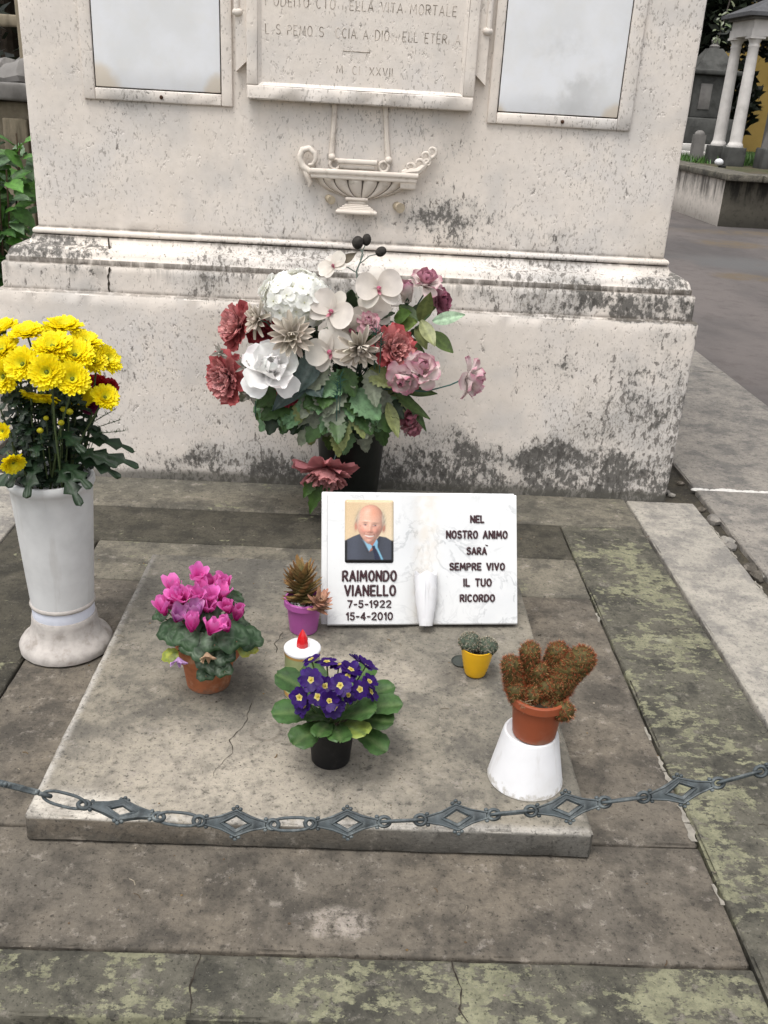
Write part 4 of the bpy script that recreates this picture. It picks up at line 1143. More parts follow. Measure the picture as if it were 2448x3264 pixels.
# ------------------------------------------------------------------ succulent in purple pot
PUR = (-.116, 1.971, Z0)
suc = thing('potted_succulent', 'brown-green toothed succulent in a small purple plastic pot beside the marble book', 'potted plant', PUR)
pot(suc, PUR, .088, .034, .0455, 'purple_plastic', rim=.018, lip=.003, th=.0025)
mb = MB()
for i in range(90):
    a, q = R.uniform(0, 2 * pi), .036 * sqrt(R.random())
    x, y = q * cos(a), q * sin(a)
    if y > .012: continue
    mb.ball((PUR[0] + x, PUR[1] + y, Z0 + .079), R.uniform(.0022, .0042), (1, 1, 1), 6, 4)
tag(mb.build('white_gravel', 'grit', suc, True), kind='stuff')
def succ_leaf(L, w, c0, c1, seed):
    mb = MB(); rows = []; cols = []; n = 8
    for i in range(n + 1):
        t = i / n; hw = w * (1 - t) ** .75 * .5 + .0004; th = hw * .7; y = L * t; z = .18 * L * t * t
        rows.append([(hw * cos(a) * (1.22 if (i % 2 and abs(cos(a)) > .9) else 1), y, z + th * sin(a) * (1 if sin(a) < 0 else .35)) for a in [2 * pi * k / 8 for k in range(8)]])
        cols.append([tuple(c0[q] + (c1[q] - c0[q]) * t for q in range(3))] * 8)
    return rows, cols
def rosette_column(base, top, nl, L, w, c0, c1):
    base, top = Vector(base), Vector(top)
    for i in range(nl):
        t = i / (nl - 1); p = base.lerp(top, t); m = at(p, (top - base), i * 2.4)
        e = .10 + .85 * t ** 1.5 + R.uniform(-.12, .12)
        rows, cols = succ_leaf(L * (1.05 - .25 * t) * R.uniform(.9, 1.1), w, vary(c0, .25), vary(c1, .25), i)
        o = MB().grid(rows, cols, close=True, mtx=petal_mtx(m, i * 2.4, e, .003)).build('leaf', 'skin_plant', suc, True, 50)
rosette_column((-.118, 1.968, Z0 + .078), (-.122, 1.975, Z0 + .158), 46, .054, .021, (.105, .10, .035), (.26, .135, .05))
rosette_column((-.128, 1.985, Z0 + .08), (-.145, 1.99, Z0 + .135), 20, .036, .016, (.11, .10, .035), (.25, .12, .05))
rosette_column((-.083, 1.945, Z0 + .078), (-.075, 1.935, Z0 + .108), 22, .036, .018, (.26, .15, .10), (.42, .21, .14))

# ------------------------------------------------------------------ grave candle
CAN = (-.102, 1.705, Z0)
can = thing('grave_candle', 'grave candle with white lid and red plastic flame, green printed body, behind the primrose', 'candle', CAN)
def candle_mat():
    t = NT('candle_print'); o = t.obj(); X, Y, Z = t.sep(o)
    n = t.noise(o, 26, 4, .6)
    c = t.mix(t.mr(n, .4, .6), (.36, .40, .20), (.30, .35, .16))
    gold = maxs(t, t.m('MULTIPLY', t.mr(Z, .004, .006), t.mr(Z, .016, .013)), t.mr(Z, .103, .106))
    gold = maxs(t, gold, t.m('MULTIPLY', t.mr(t.m('ABSOLUTE', t.m('SUBTRACT', Z, t.m('ADD', .075, t.m('MULTIPLY', t.m('SINE', t.m('MULTIPLY', X, 70)), .01)))), .004, .002), .8))
    c = t.mix(gold, c, (.42, .24, .07))
    c = t.mix(t.mr(t.m('ABSOLUTE', t.m('SUBTRACT', Z, .05)), .022, .018), c, t.mix(t.mr(n, .45, .55), (.30, .33, .15), (.60, .58, .40)))
    return t.fin(c, .3, None, .5)
M['candle_body'] = candle_mat()
MB().lathe([(.035, 0), (.0375, .002), (.0385, .01), (.0375, .014), (.0375, .100), (.039, .104), (.039, .110)], CAN, 44).build('body', 'candle_body', can, True, 35)
MB().lathe([(.0392, .1105), (.0398, .112), (.0398, .116), (.037, .1185), (.012, .1195), (.012, .119)], CAN, 44).build('lid', 'white_plastic', can, True, 50)
fm = MB(); rows = []
for i in range(13):
    t = i / 12; rr = .0115 * (sin(pi * min(1, .42 + t * .58)) ** .9 if t < 1 else .0) + .0004; rr = max(rr, .0005)
    rows.append([(CAN[0] + rr * (1 + (.10 if k % 2 else 0)) * cos(2 * pi * k / 16), CAN[1] + rr * (1 + (.10 if k % 2 else 0)) * sin(2 * pi * k / 16), CAN[2] + .1195 + .041 * t) for k in range(16)])
fm.grid(rows, close=True).build('plastic_flame', 'red_glass', can, True, 20)

# ------------------------------------------------------------------ cacti
def cactus_body(mb, sp, pts, rad, skin, spc, dens=1.0, slen=.007, nb=5, rb=.12):
    """stem with tubercles; sp collects spines"""
    P = [Vector(p) for p in pts]; Ls = [0]
    for a, b in zip(P, P[1:]): Ls.append(Ls[-1] + (b - a).length)
    tot = Ls[-1]
    def on(d):
        for i in range(len(P) - 1):
            if d <= Ls[i + 1] or i == len(P) - 2:
                k = (d - Ls[i]) / max(1e-6, Ls[i + 1] - Ls[i]); return P[i].lerp(P[i + 1], k), (P[i + 1] - P[i]).normalized()
    def rr(d):
        t = d / tot; e = 1.0
        if tot - d < rad: e = sqrt(max(0.0, 1 - ((rad - (tot - d)) / rad) ** 2))
        if d < rad * .5: e = min(e, .72 + .28 * d / (rad * .5))
        return rad * e
    nr = max(10, int(tot / .0032)); ns = 28; rows = []; cols = []
    for i in range(nr + 1):
        d = tot * i / nr; c, tdir = on(d); m = frame_of(tdir); r = max(rr(d), .0006); row = []; cr = []
        for k in range(ns):
            a = 2 * pi * k / ns; b = .5 + .5 * cos(a * 7 + d * 2 * pi / .014) * cos(d * 2 * pi / .0085)
            q = r * (1 + rb * (b - .5)); row.append(c + m.to_3x3() @ Vector((q * cos(a), q * sin(a), 0)))
            cr.append(tuple(x * (.65 + .6 * b) for x in skin))
        rows.append(row); cols.append(cr)
    mb.grid(rows, cols, close=True)
    k = len(mb.v); mb.f.append(tuple(range(k - ns, k)))
    n = int(dens * 2 * pi * rad * tot / (.0050 ** 2) * .8)
    for i in range(n):
        d = tot * (R.random() ** .9); c, tdir = on(d); m = frame_of(tdir).to_3x3(); a = R.uniform(0, 2 * pi); r = rr(d)
        o = m @ Vector((cos(a), sin(a), 0)); top = max(0, 1 - (tot - d) / rad); o = (o * (1 - top * .8) + tdir * top).normalized()
        base = c + (m @ Vector((cos(a), sin(a), 0))) * r * .98
        for k in range(nb):
            dr = (o * R.uniform(.5, 1.1) + Vector((R.uniform(-1, 1), R.uniform(-1, 1), R.uniform(-1, 1))) * .8).normalized()
            tip = base + dr * slen * R.uniform(.6, 1.15); sd = dr.cross(o + Vector((.01, .02, .03))); sd = sd.normalized() * .00034 if sd.length > 1e-6 else Vector((.0003, 0, 0))
            cc = vary(spc if not isinstance(spc, list) else R.choice(spc), .25)
            sp.add([base - sd, base + sd, tip], [(0, 1, 2)], cc)
WH = (.352, 1.453, Z0)
cup = thing('upturned_white_pot', 'white plastic pot standing upside down on the slab under the brown cactus pot', 'pot', WH)
MB().lathe([(.0725, 0), (.0735, .002), (.0725, .004), (.0530, .105), (.0510, .109), (.047, .110), (.044, .108), (.004, .1075)], WH, 64).build('shell', 'white_plastic', cup, True, 35)
CB = (.356, 1.447, Z0 + .1085)
cac = thing('potted_finger_cactus', 'rust brown finger cactus in a brown plastic pot on top of the white pot', 'cactus', CB)
pot(cac, CB, .092, .041, .0520, 'brown_plastic', rim=.018, lip=.003, th=.0025, soil=.010)
SK = (.080, .062, .018); SPC = [(.30, .062, .020), (.23, .042, .016), (.30, .085, .028), (.25, .05, .018), (.46, .28, .12)]
zt = CB[2] + .078
zt -= .004
for pts, r in (([(.322, 1.46, zt), (.305, 1.45, zt + .04), (.290, 1.44, zt + .096)], .0170), ([(.338, 1.475, zt), (.335, 1.47, zt + .06), (.331, 1.465, zt + .112)], .0185),
               ([(.368, 1.485, zt), (.382, 1.48, zt + .06), (.390, 1.475, zt + .108)], .0200), ([(.372, 1.455, zt), (.394, 1.45, zt + .045), (.436, 1.44, zt + .118)], .0250),
               ([(.362, 1.45, zt), (.366, 1.44, zt + .03), (.366, 1.430, zt + .052)], .0160), ([(.325, 1.45, zt - .01), (.312, 1.438, zt + .02), (.305, 1.430, zt + .046)], .0170),
               ([(.385, 1.43, zt - .012), (.398, 1.415, zt + .002), (.410, 1.402, zt + .010)], .0180), ([(.346, 1.45, zt - .01), (.342, 1.435, zt + .02), (.340, 1.425, zt + .036)], .0160),
               ([(.332, 1.43, zt - .016), (.328, 1.425, zt + .012)], .0130), ([(.366, 1.43, zt - .016), (.366, 1.424, zt + .014)], .0135), ([(.350, 1.46, zt), (.352, 1.45, zt + .078)], .0160), ([(.395, 1.46, zt), (.412, 1.455, zt + .036)], .0150), ([(.312, 1.465, zt), (.302, 1.47, zt + .045)], .0150)):
    b, s_ = MB(), MB(); cactus_body(b, s_, pts, r, SK, SPC, 1.7, .0072, 5, .20)
    bo = b.build('cactus_finger', 'skin_plant', cac, True, 60)
    tag(s_.build('spines', 'spine', bo, False), kind='stuff')
mb = MB()
for k in range(7):
    a = Vector((.322 + k * .002, 1.405 + .003 * k, zt)); mb.tube([a, a + Vector((R.uniform(-.01, .01), -.002, .015)), a + Vector((R.uniform(-.02, .02), R.uniform(-.012, 0), R.uniform(.015, .03)))], .0004, 4, (.40, .30, .19))
tag(mb.build('dry_roots', 'debris', cac), kind='stuff')
YE = (.289, 1.805, Z0)
yc = thing('potted_ball_cactus', 'pair of grey-green ball cacti in a small ribbed yellow pot before the book', 'cactus', YE)
prof = [(.018, 0), (.022, .002)]
for i in range(1, 17):
    t = i / 16; prof.append((.022 + .0155 * t ** .75 + (.0006 if i % 2 else -.0004) * (1 if t < .85 else 0), .002 + .070 * t))
prof += [(.0378, .074), (.0362, .0745), (.0352, .070), (.034, .06), (.030, .03)]
MB().lathe(prof, YE, 44).build('pot', 'yellow_plastic', yc, True, 50)
MB().lathe([(.0345, .062), (.018, .064), (.001, .065)], YE, 24, cap=False).build('soil', 'soil', yc)
for c_, r in (((.270, 1.806, Z0 + .068), .0260), ((.310, 1.800, Z0 + .064), .0240)):
    b, s_ = MB(), MB(); cactus_body(b, s_, [c_, (c_[0], c_[1], c_[2] + r * 1.45)], r, (.060, .080, .055), [(.44, .42, .35), (.36, .33, .26), (.30, .22, .14)], 1.7, .0062, 5, .16)
    bo = b.build('cactus_ball', 'skin_plant', yc, True, 60); tag(s_.build('spines', 'spine', bo, False), kind='stuff')
sau = MB().lathe([(.020, 0), (.023, .002), (.0245, .005), (.0235, .006), (.021, .003), (.001, .0025)], (.262, 1.850, Z0), 30).build('saucer', plain('dark_green_plastic', (.045, .052, .045), .5, .35, .1, 30), None, True, 40)
tag(sau, 'small dark green saucer lying behind the yellow cactus pot', 'saucer')

# ================================================================== MARBLE URN WITH CHRYSANTHEMUMS
URN = (-.690, 1.955, 0.0)
urn = thing('marble_urn', 'tall white marble flower urn on a stained flared foot, left edge of the plot', 'urn', URN)
foot = MB().lathe([(.098, .0015), (.108, .006), (.109, .016), (.105, .026), (.094, .036), (.084, .046), (.078, .062), (.0755, .080), (.0745, .092), (.072, .095)], URN, 56, wob=.006).build('foot', 'urn_foot', urn, True, 50)
MB().lathe([(.071, .092), (.0715, .096), (.0715, .122), (.070, .125)], URN, 56).build('pale_band', 'urn_band', urn, True, 50)
MB().lathe([(.070, .121), (.0745, .1225), (.0755, .126), (.0745, .130), (.0725, .132)], URN, 56, wob=.006).build('ring', 'urn_foot', urn, True, 60)
body = [(.0722, .130)]
for i in range(1, 13):
    t = i / 12; body.append((.0722 + .0178 * t ** .95, .130 + .290 * t))
body += [(.0925, .424), (.0955, .430), (.0960, .440), (.0930, .446), (.0870, .446), (.0850, .430), (.080, .36), (.070, .25), (.001, .24)]
MB().lathe(body, URN, 64, cap=False).build('body', 'urn', urn, True, 45)

mum = thing('chrysanthemum_bunch', 'bunch of yellow chrysanthemums with dark lobed leaves in the white urn', 'flowers', (URN[0], URN[1], .30))
def mum_head(p, n, r, side=False):
    m = at(p, n, R.uniform(0, 6)); mb = MB()
    r *= 1.12; lay = ((24, 1.0, .04), (24, .94, .16), (22, .82, .28), (18, .66, .42), (14, .48, .60))
    for li, (k, q, e) in enumerate(lay):
        for i in range(k):
            y = vary((.92, .80, .012), .04); y0 = (.92, .72, .010)
            if li == 4: y, y0 = (.90, .80, .02), (.80, .74, .02)
            rows, cols = blade(r * q * R.uniform(.9, 1.06), r * .31, 5, 2, curl=R.uniform(.05, .45) if li < 3 else .4, cup=.35, c0=y0, c1=y, prof=lambda t: .38 + .62 * sin(pi * min(1, t * .82 + .05)) if t < .97 else .45)
            mb.grid(rows, cols, mtx=petal_mtx(m, 2 * pi * (i + .5 * (li % 2)) / k + R.uniform(-.08, .08), e + R.uniform(-.10, .10), r * .05))
    o = mb.build('flower_head', 'waxpetal', mum, True, 80)
    c = MB().ball(tuple(Vector(p) + Vector(n).normalized() * r * .12), r * .09, (.25, .30, .03), 10, 6, (1, 1, 1)); c.build('green_eye', 'waxpetal', o)
    u = MB().ball(tuple(Vector(p) - Vector(n).normalized() * r * .06), r * .20, (.06, .10, .03), 8, 5); u.build('calyx', 'stem', o)
    q0 = Vector((URN[0] + (p[0] - URN[0]) * .25 + R.uniform(-.03, .03), URN[1] + (p[1] - URN[1]) * .25 + R.uniform(-.03, .03), .42)); q2 = Vector(p) - Vector(n).normalized() * r * .1
    MB().tube([q0, q0.lerp(q2, .5) + Vector((0, 0, .02)), q2 - Vector(n).normalized() * .03, q2], .0022, 6, (.07, .10, .035)).build('stalk', 'stem', mum)
HEADS = [(-.69, 1.86, .724, .0335, (-.1, -.75, .55)), (-.636, 1.84, .716, .034, (.05, -.85, .40)), (-.589, 1.85, .701, .032, (.2, -.75, .5)), (-.708, 1.95, .765, .0335, (-.1, -.25, 1)), (-.646, 2.0, .770, .037, (.1, -.15, 1)), (-.647, 1.92, .747, .038, (0, -.45, .9)),
         (-.597, 1.98, .745, .034, (.35, -.2, .9)), (-.554, 1.98, .710, .032, (.75, -.3, .55)), (-.602, 1.92, .731, .037, (.2, -.5, .8)), (-.575, 1.95, .713, .030, (.5, -.4, .7)), (-.674, 1.90, .650, .036, (-.1, -.35, -.55)), (-.549, 1.93, .640, .028, (.45, -.55, .65)), (-.616, 1.97, .632, .030, (.1, -.6, .2)),
         (-.77, 1.98, .763, .034, (-.3, -.2, .9)), (-.756, 1.93, .731, .036, (-.2, -.5, .8)), (-.739, 1.88, .691, .034, (-.2, -.75, .2)), (-.743, 1.85, .582, .017, (-.1, -.8, .3)), (-.80, 2.02, .74, .034, (-.5, 0, .8)), (-.70, 2.04, .745, .034, (0, .4, .9))]
for h_ in HEADS: mum_head(h_[:3], h_[4], h_[3])
mum_head((-.716, 1.815, .528), (.4, -.5, -.25), .024)
for p, r in (((-.669, 1.86, .584), .007), ((-.617, 1.90, .615), .008), ((-.661, 1.88, .605), .006), ((-.627, 1.87, .600), .007), ((-.63, 1.90, .62), .007)):
    mb = MB().ball(p, r, (.50, .46, .02), 9, 6, (1, 1, .85)); mb.build('bud', 'waxpetal', mum)
    MB().tube([(p[0] * .6 + URN[0] * .4, p[1] * .6 + URN[1] * .4, .46), p], .0014, 5, (.07, .10, .035)).build('stalk', 'stem', mum)
def lobed(L, W, seed, g):
    def pr(t):
        env = sin(pi * min(1, t ** 1.15 * .90 + .06)) ** .8
        k = (t * 3.6 + .25) % 1.0
        return (.10 + .16 * env + .80 * env * (k if k < .8 else (1 - k) * 4) ** 1.3) if t > .12 else .10
    return blade(L, W * 1.15, 30, 6, curl=-.8, fold=.15, cup=-.1, ruf=.06, ph=seed, c0=vary(g, .2), c1=vary(g, .2), cmid=tuple(x * 1.6 for x in g), seed=seed, prof=lambda t: pr(t) if t < .99 else .03)
ML = [(-.717, 1.82, .500), (-.691, 1.82, .478), (-.591, 1.84, .495), (-.556, 1.90, .512), (-.520, 1.92, .508), (-.576, 1.95, .543), (-.600, 1.85, .567), (-.712, 1.90, .592), (-.709, 1.88, .551), (-.681, 1.86, .540), (-.76, 1.83, .47), (-.605, 1.83, .46), (-.53, 1.95, .53), (-.55, 1.90, .49)]
for i, t_ in enumerate(ML):
    tip = Vector(t_) + Vector((t_[0] - URN[0], t_[1] - URN[1], 0)) * .12; c0 = Vector((URN[0] + (tip.x - URN[0]) * .35, URN[1] + (tip.y - URN[1]) * .35, tip.z + R.uniform(-.005, .035)))
    L_ = (tip - c0).length * 1.05 + .01; rows, cols = lobed(L_, .048, i, (.014, .034, .013))
    leaf_obj(mum, 'leaf', 'leaf', rows, cols, aim(c0, tip + Vector((0, 0, .02)), (0, -.4, 1)))
for i in range(190):                                        # foliage up the stalks
    a = R.uniform(0, 2 * pi); z = R.uniform(.45, .67); q = R.uniform(.02, .095) * (.7 + (z - .45) * 1.6)
    c0 = Vector((URN[0] + q * .6 * cos(a), URN[1] + q * .6 * sin(a), z)); tip = c0 + Vector((cos(a), sin(a), R.uniform(-.4, .6))).normalized() * R.uniform(.04, .075)
    rows, cols = lobed((tip - c0).length, R.uniform(.028, .045), i, (.010, .024, .010))
    leaf_obj(mum, 'leaf', 'leaf', rows, cols, aim(c0, tip, (cos(a) * .3, sin(a) * .3 - .2, 1)))
for i in range(26):
    a = R.uniform(0, 2 * pi); q = R.uniform(.01, .05)
    MB().tube([(URN[0] + q * cos(a), URN[1] + q * sin(a), .42), (URN[0] + q * 1.6 * cos(a), URN[1] + q * 1.6 * sin(a), .56), (URN[0] + q * 2.2 * cos(a), URN[1] + q * 2.2 * sin(a), .69)], .0019, 5, vary((.055, .075, .03), .2)).build('stalk', 'stem', mum)
# small dark red carnations tucked in behind
def carnation(name_label, p, n, r, c, stalk_to):
    t = thing('red_carnation', name_label, 'flower', p)
    m = at(p, n); mb = MB()
    for li, (k, q, e) in enumerate(((8, 1, .15), (8, .85, .55), (7, .7, .9), (5, .5, 1.25))):
        for i in range(k):
            rows, cols = blade(r * q, r * .75, 5, 4, curl=R.uniform(-.4, .3), cup=.1, c0=tuple(x * .6 for x in c), c1=vary(c, .2), ruf=.22, rfreq=5, ph=i * 2.1, prof=lambda t: .25 + .75 * t)
            mb.grid(rows, cols, mtx=petal_mtx(m, 2 * pi * i / k + li, e, 0))
    mb.build('petals', 'waxpetal', t, True, 80)
    MB().tube([Vector(p) - Vector(n).normalized() * .004, Vector(p) - Vector(n).normalized() * .03, stalk_to], [.006, .003, .0015], 6, (.05, .09, .04)).build('stalk', 'stem', t)
carnation('bright red carnation just right of the lowest yellow chrysanthemums', (-.588, 2.02, .642), (.3, -.5, .8), .026, (.36, .004, .010), (-.65, 1.98, .43))
carnation('small red carnation at the right rim of the chrysanthemum bunch', (-.563, 2.03, .636), (.6, -.4, .6), .020, (.26, .004, .012), (-.65, 1.98, .43))
carnation('purple-red carnation half hidden below the yellow heads', (-.600, 1.98, .606), (.3, -.8, .2), .022, (.13, .006, .05), (-.66, 1.97, .43))
fern = thing('filler_sprig', 'feathery green filler sprig sticking out right of the chrysanthemums', 'plant', (-.6, 2.0, .44))
for k in range(5):
    tip = Vector((-.565 + .012 * k, 2.01 - .015 * k, .64 - .02 * k)); b = Vector((-.63, 1.98, .44)); pts = [b, b.lerp(tip, .5) + Vector((-.01, 0, .045)), tip]
    mb = MB(); mb.tube(pts, .0010, 5, (.05, .09, .03))
    for j in range(34):
        t = .45 + .55 * j / 33; p0 = pts[0].lerp(pts[1], t * 2) if t < .5 else pts[1].lerp(pts[2], t * 2 - 1)
        d = Vector((R.uniform(-1, 1), R.uniform(-1, 1), R.uniform(-.3, 1))).normalized() * R.uniform(.008, .016); s_ = Vector((-d.y, d.x, 0)).normalized() * .0011
        mb.add([p0 - s_, p0 + s_, p0 + d], [(0, 1, 2)], vary((.07, .12, .05), .3))
    mb.build('frond', 'leaf', fern, False)

# ================================================================== BOUQUET OF SILK FLOWERS
VAS = (-.027, 2.915, 0.0)
vase = thing('flower_vase', 'dark blackish green vase standing against the foot of the monument', 'vase', VAS)
MB().lathe([(.086, .001), (.092, .004), (.096, .05), (.108, .20), (.116, .32), (.119, .335), (.112, .336), (.104, .30), (.095, .10), (.001, .09)], VAS, 40, cap=True).build('shell', 'dark_glass', vase, True, 40)
VTOP = Vector((-.03, 2.90, .33))
def stalk(parent, p, n, c=(.045, .085, .06), r=.0022):
    p = Vector(p); n = Vector(n).normalized(); a = VTOP + Vector((R.uniform(-.05, .05), R.uniform(-.04, .03), -.05)); b = p - n * .03
    MB().tube([a, a.lerp(b, .55) + Vector((0, .02, .03)), b, p], r, 6, c).build('stalk', 'stem', parent)
def flower(name, label, p, n=None, cat='flower', stalk_=True):
    t = thing(name, label, cat, p)
    return t
def peony(label, p, n, r, c_out=(.42, .10, .105), c_in=(.60, .30, .29), layers=None, stalked=True):
    r *= .86; t = thing('silk_peony', label, 'flower', p); m = at(p, n, R.uniform(0, 6))
    for li, (k, q, e, w) in enumerate(layers or ((8, 1.0, .08, .78), (10, .90, .42, .52), (13, .84, .72, .36), (13, .74, .96, .30), (11, .62, 1.18, .25), (8, .48, 1.38, .22))):
        for i in range(k):
            c = tuple(a + (b - a) * min(1, li / 3) for a, b in zip(c_out, c_in))
            rows, cols = blade(r * q * R.uniform(.9, 1.08), r * w * R.uniform(.9, 1.1), 8, 6, curl=R.uniform(-.3, .7) if li else R.uniform(-.45, .2), cup=.3, c0=tuple(x * .62 for x in c), c1=vary(tuple(min(1, x * 1.12) for x in c), .10), ruf=.17, rfreq=6, ph=i * 1.7, serr=.06, seed=i, prof=lambda t: (.30 + .70 * min(1, t * 1.5)) * (1 if t < .85 else .74))
            leaf_obj(t, 'petal', 'petal', rows, cols, petal_mtx(m, 2 * pi * i / k + li * .5 + R.uniform(-.15, .15), e + R.uniform(-.12, .12), r * .04))
    if stalked: stalk(t, p, n)
    return t
peony('dusty red silk peony at the upper left of the bouquet', (-.374, 2.80, .607), (-.75, -.5, .35), .088)
peony('large dusty red silk peony at the far left edge of the bouquet', (-.396, 2.71, .475), (-.55, -.75, .05), .092)
peony('dusty red silk peony right of the bouquet centre', (.088, 2.69, .590), (.35, -.75, .35), .082, (.44, .09, .095), (.60, .30, .285))
peony('small dark red silk peony under the white rose', (-.215, 2.71, .435), (-.1, -.9, .1), .055, (.28, .03, .045), (.36, .06, .08))
peony('small deep red silk peony between the dahlias and the hydrangea', (-.30, 2.78, .60), (-.2, -.8, .3), .06, (.26, .03, .04), (.34, .06, .07))
hp = peony('drooping dusty pink silk peony hanging in front of the dark vase', (-.098, 2.735, .195), (-.05, -.55, -.80), .116, (.56, .22, .23), (.52, .26, .255), stalked=False)
MB().tube([(-.075, 2.745, .33), (-.062, 2.725, .275), (-.075, 2.722, .225), (-.092, 2.735, .205)], .0018, 6, (.16, .26, .25)).build('stalk', 'stem', hp)
for k, (a, b) in enumerate((((-.13, 2.73, .17), (-.165, 2.70, .105)), ((-.12, 2.73, .15), (-.145, 2.70, .05)), ((-.09, 2.74, .15), (-.12, 2.72, .09)))):
    rows, cols = blade((Vector(b) - Vector(a)).length * 1.1, .042, 10, 4, curl=-.4, fold=.2, serr=.12, c0=(.05, .10, .02), c1=(.08, .16, .035), seed=k)
    leaf_obj(hp, 'leaf', 'leaf', rows, cols, aim(a, b, (0, -1, .3)))

def rose(label, p, n, r, c_out, c_in, edge, nl=4, bud=False, st=True):
    t = thing('silk_rose', label, 'flower', p); m = at(p, n, R.uniform(0, 6))
    lay = ((4, 1.02, .35, 1.10, .25, -.9, .16), (5, 1.0, .78, 1.08, .5, -.75, .18), (4, .98, 1.12, .98, .85, -.45, .16), (4, .90, 1.36, .80, 1.1, -.1, .12), (3, .80, 1.5, .58, 1.3, .1, .07)) if not bud else ((4, 1.0, 1.22, .85, .9, -.1, .16), (4, .98, 1.38, .75, 1.1, .15, .13), (3, .92, 1.5, .55, 1.3, .2, .07))
    for li, (k, q, e, w, cu_, cl_, ro_) in enumerate(lay):
        for i in range(k):
            c = c_out if li < 2 else c_in
            rows, cols = blade(r * q * 1.1, r * w * R.uniform(.92, 1.08), 8, 6, curl=cl_ + R.uniform(-.2, .2), cup=cu_, c0=c, c1=vary(edge, .10), cpow=5.0, ruf=.05, ph=i, seed=i, prof=lambda t: (.40 + .60 * min(1, t * 1.7)) * (1 if t < .78 else sqrt(max(.10, 1 - ((t - .78) / .235) ** 2))))
            leaf_obj(t, 'petal', 'petal', rows, cols, petal_mtx(m, 2 * pi * i / k + li * .6 + R.uniform(-.1, .1), e + R.uniform(-.08, .08), r * ro_))
    cal = MB()
    for k in range(5):
        rows, cols = blade(r * .55, r * .22, 5, 2, curl=.6, c0=(.05, .10, .06), c1=(.06, .12, .07)); cal.grid(rows, cols, mtx=petal_mtx(m, k * 1.257, .55, r * .03))
    cal.ball(tuple(Vector(p)), r * .16, (.05, .10, .06), 8, 5); cal.build('calyx', 'leaf', t, True, 80)
    if st: stalk(t, p, n)
    return t
WHT = (.88, .87, .86)
rose('large pure white silk rose at the left front of the bouquet', (-.268, 2.650, .510), (.10, -.66, .70), .074, WHT, WHT, (.90, .89, .88))
PK, PE, PW = (.70, .55, .54), (.50, .22, .29), (.78, .71, .67)
rose('pale pink silk rose at the top right of the bouquet', (.176, 2.80, .757), (.1, -.35, .95), .043, PW, (.50, .25, .30), PE)
rose('closed mauve silk rosebud beside the tall orchid', (.124, 2.78, .712), (-.15, -.2, 1), .055, PW, PW, (.42, .17, .24), bud=True)
rose('half open pale pink silk rose at the right front of the bouquet', (.165, 2.64, .535), (.25, -.55, .8), .050, PW, PK, PE)
rose('pink edged silk rose tucked left under the right front rose', (.125, 2.63, .530), (-.25, -.7, -.3), .044, (.72, .58, .60), PW, (.55, .20, .28))
rr_ = rose('lone pink and white silk rose on a long stem far right', (.304, 2.66, .521), (.80, -.3, .02), .050, (.70, .62, .60), PW, PE, bud=False, st=False)
MB().tube([(.06, 2.72, .46), (.19, 2.66, .475), (.26, 2.655, .500), (.308, 2.66, .523)], .0022, 6, (.05, .12, .105)).build('stalk', 'stem', rr_)
rose('small plum silk rose behind the right hand leaves', (.215, 2.85, .70), (.7, -.4, .3), .040, (.40, .20, .25), (.34, .14, .19), (.26, .08, .13))
rose('small pink silk rose hanging low on the right side', (.146, 2.74, .378), (.4, -.7, -.4), .036, (.44, .18, .22), (.46, .2, .24), (.36, .11, .15))
rose('tiny pink silk rosebud at the lower right of the bouquet', (.160, 2.73, .345), (.3, -.6, -.6), .028, (.52, .30, .32), (.46, .2, .24), (.40, .16, .20))
rose('tiny pink silk blossom above the dahlia at the bouquet centre', (.012, 2.68, .660), (0, -.5, .7), .030, (.55, .36, .38), PK, PE)

def dahlia(label, p, n, r):
    r *= .84; t = thing('silk_dahlia', label, 'flower', p); m = at(p, n, R.uniform(0, 6))
    for li, (k, q, e) in enumerate(((9, 1.0, -.05), (9, .86, .35), (7, .66, .75), (5, .45, 1.1))):
        for i in range(k):
            c = vary((.78, .71, .62), .08)
            rows, cols = blade(r * q * R.uniform(.85, 1.1), r * .27, 6, 4, curl=R.uniform(-.6, .6), cup=.9, c0=(.24, .20, .15), c1=c, cpow=1.5, prof=lambda t: .30 + .70 * sin(pi * min(1, t * .84 + .08)) if t < .97 else .25)
            leaf_obj(t, 'petal', 'petal', rows, cols, petal_mtx(m, 2 * pi * i / k + li * .35, e + R.uniform(-.15, .15), r * .06))
    MB().ball(tuple(Vector(p) + Vector(n).normalized() * .006), r * .16, (.24, .20, .13), 9, 6).build('disc', 'petal', t)
    stalk(t, p, n)
dahlia('cream spiky silk dahlia between the hydrangea and the white rose', (-.207, 2.645, .625), (.15, -.75, .25), .086)
dahlia('cream spiky silk dahlia turned left beside the upper peony', (-.312, 2.72, .650), (-.65, -.45, .25), .066)
dahlia('cream spiky silk dahlia in the middle of the bouquet', (-.011, 2.625, .605), (.1, -.7, -.25), .080)

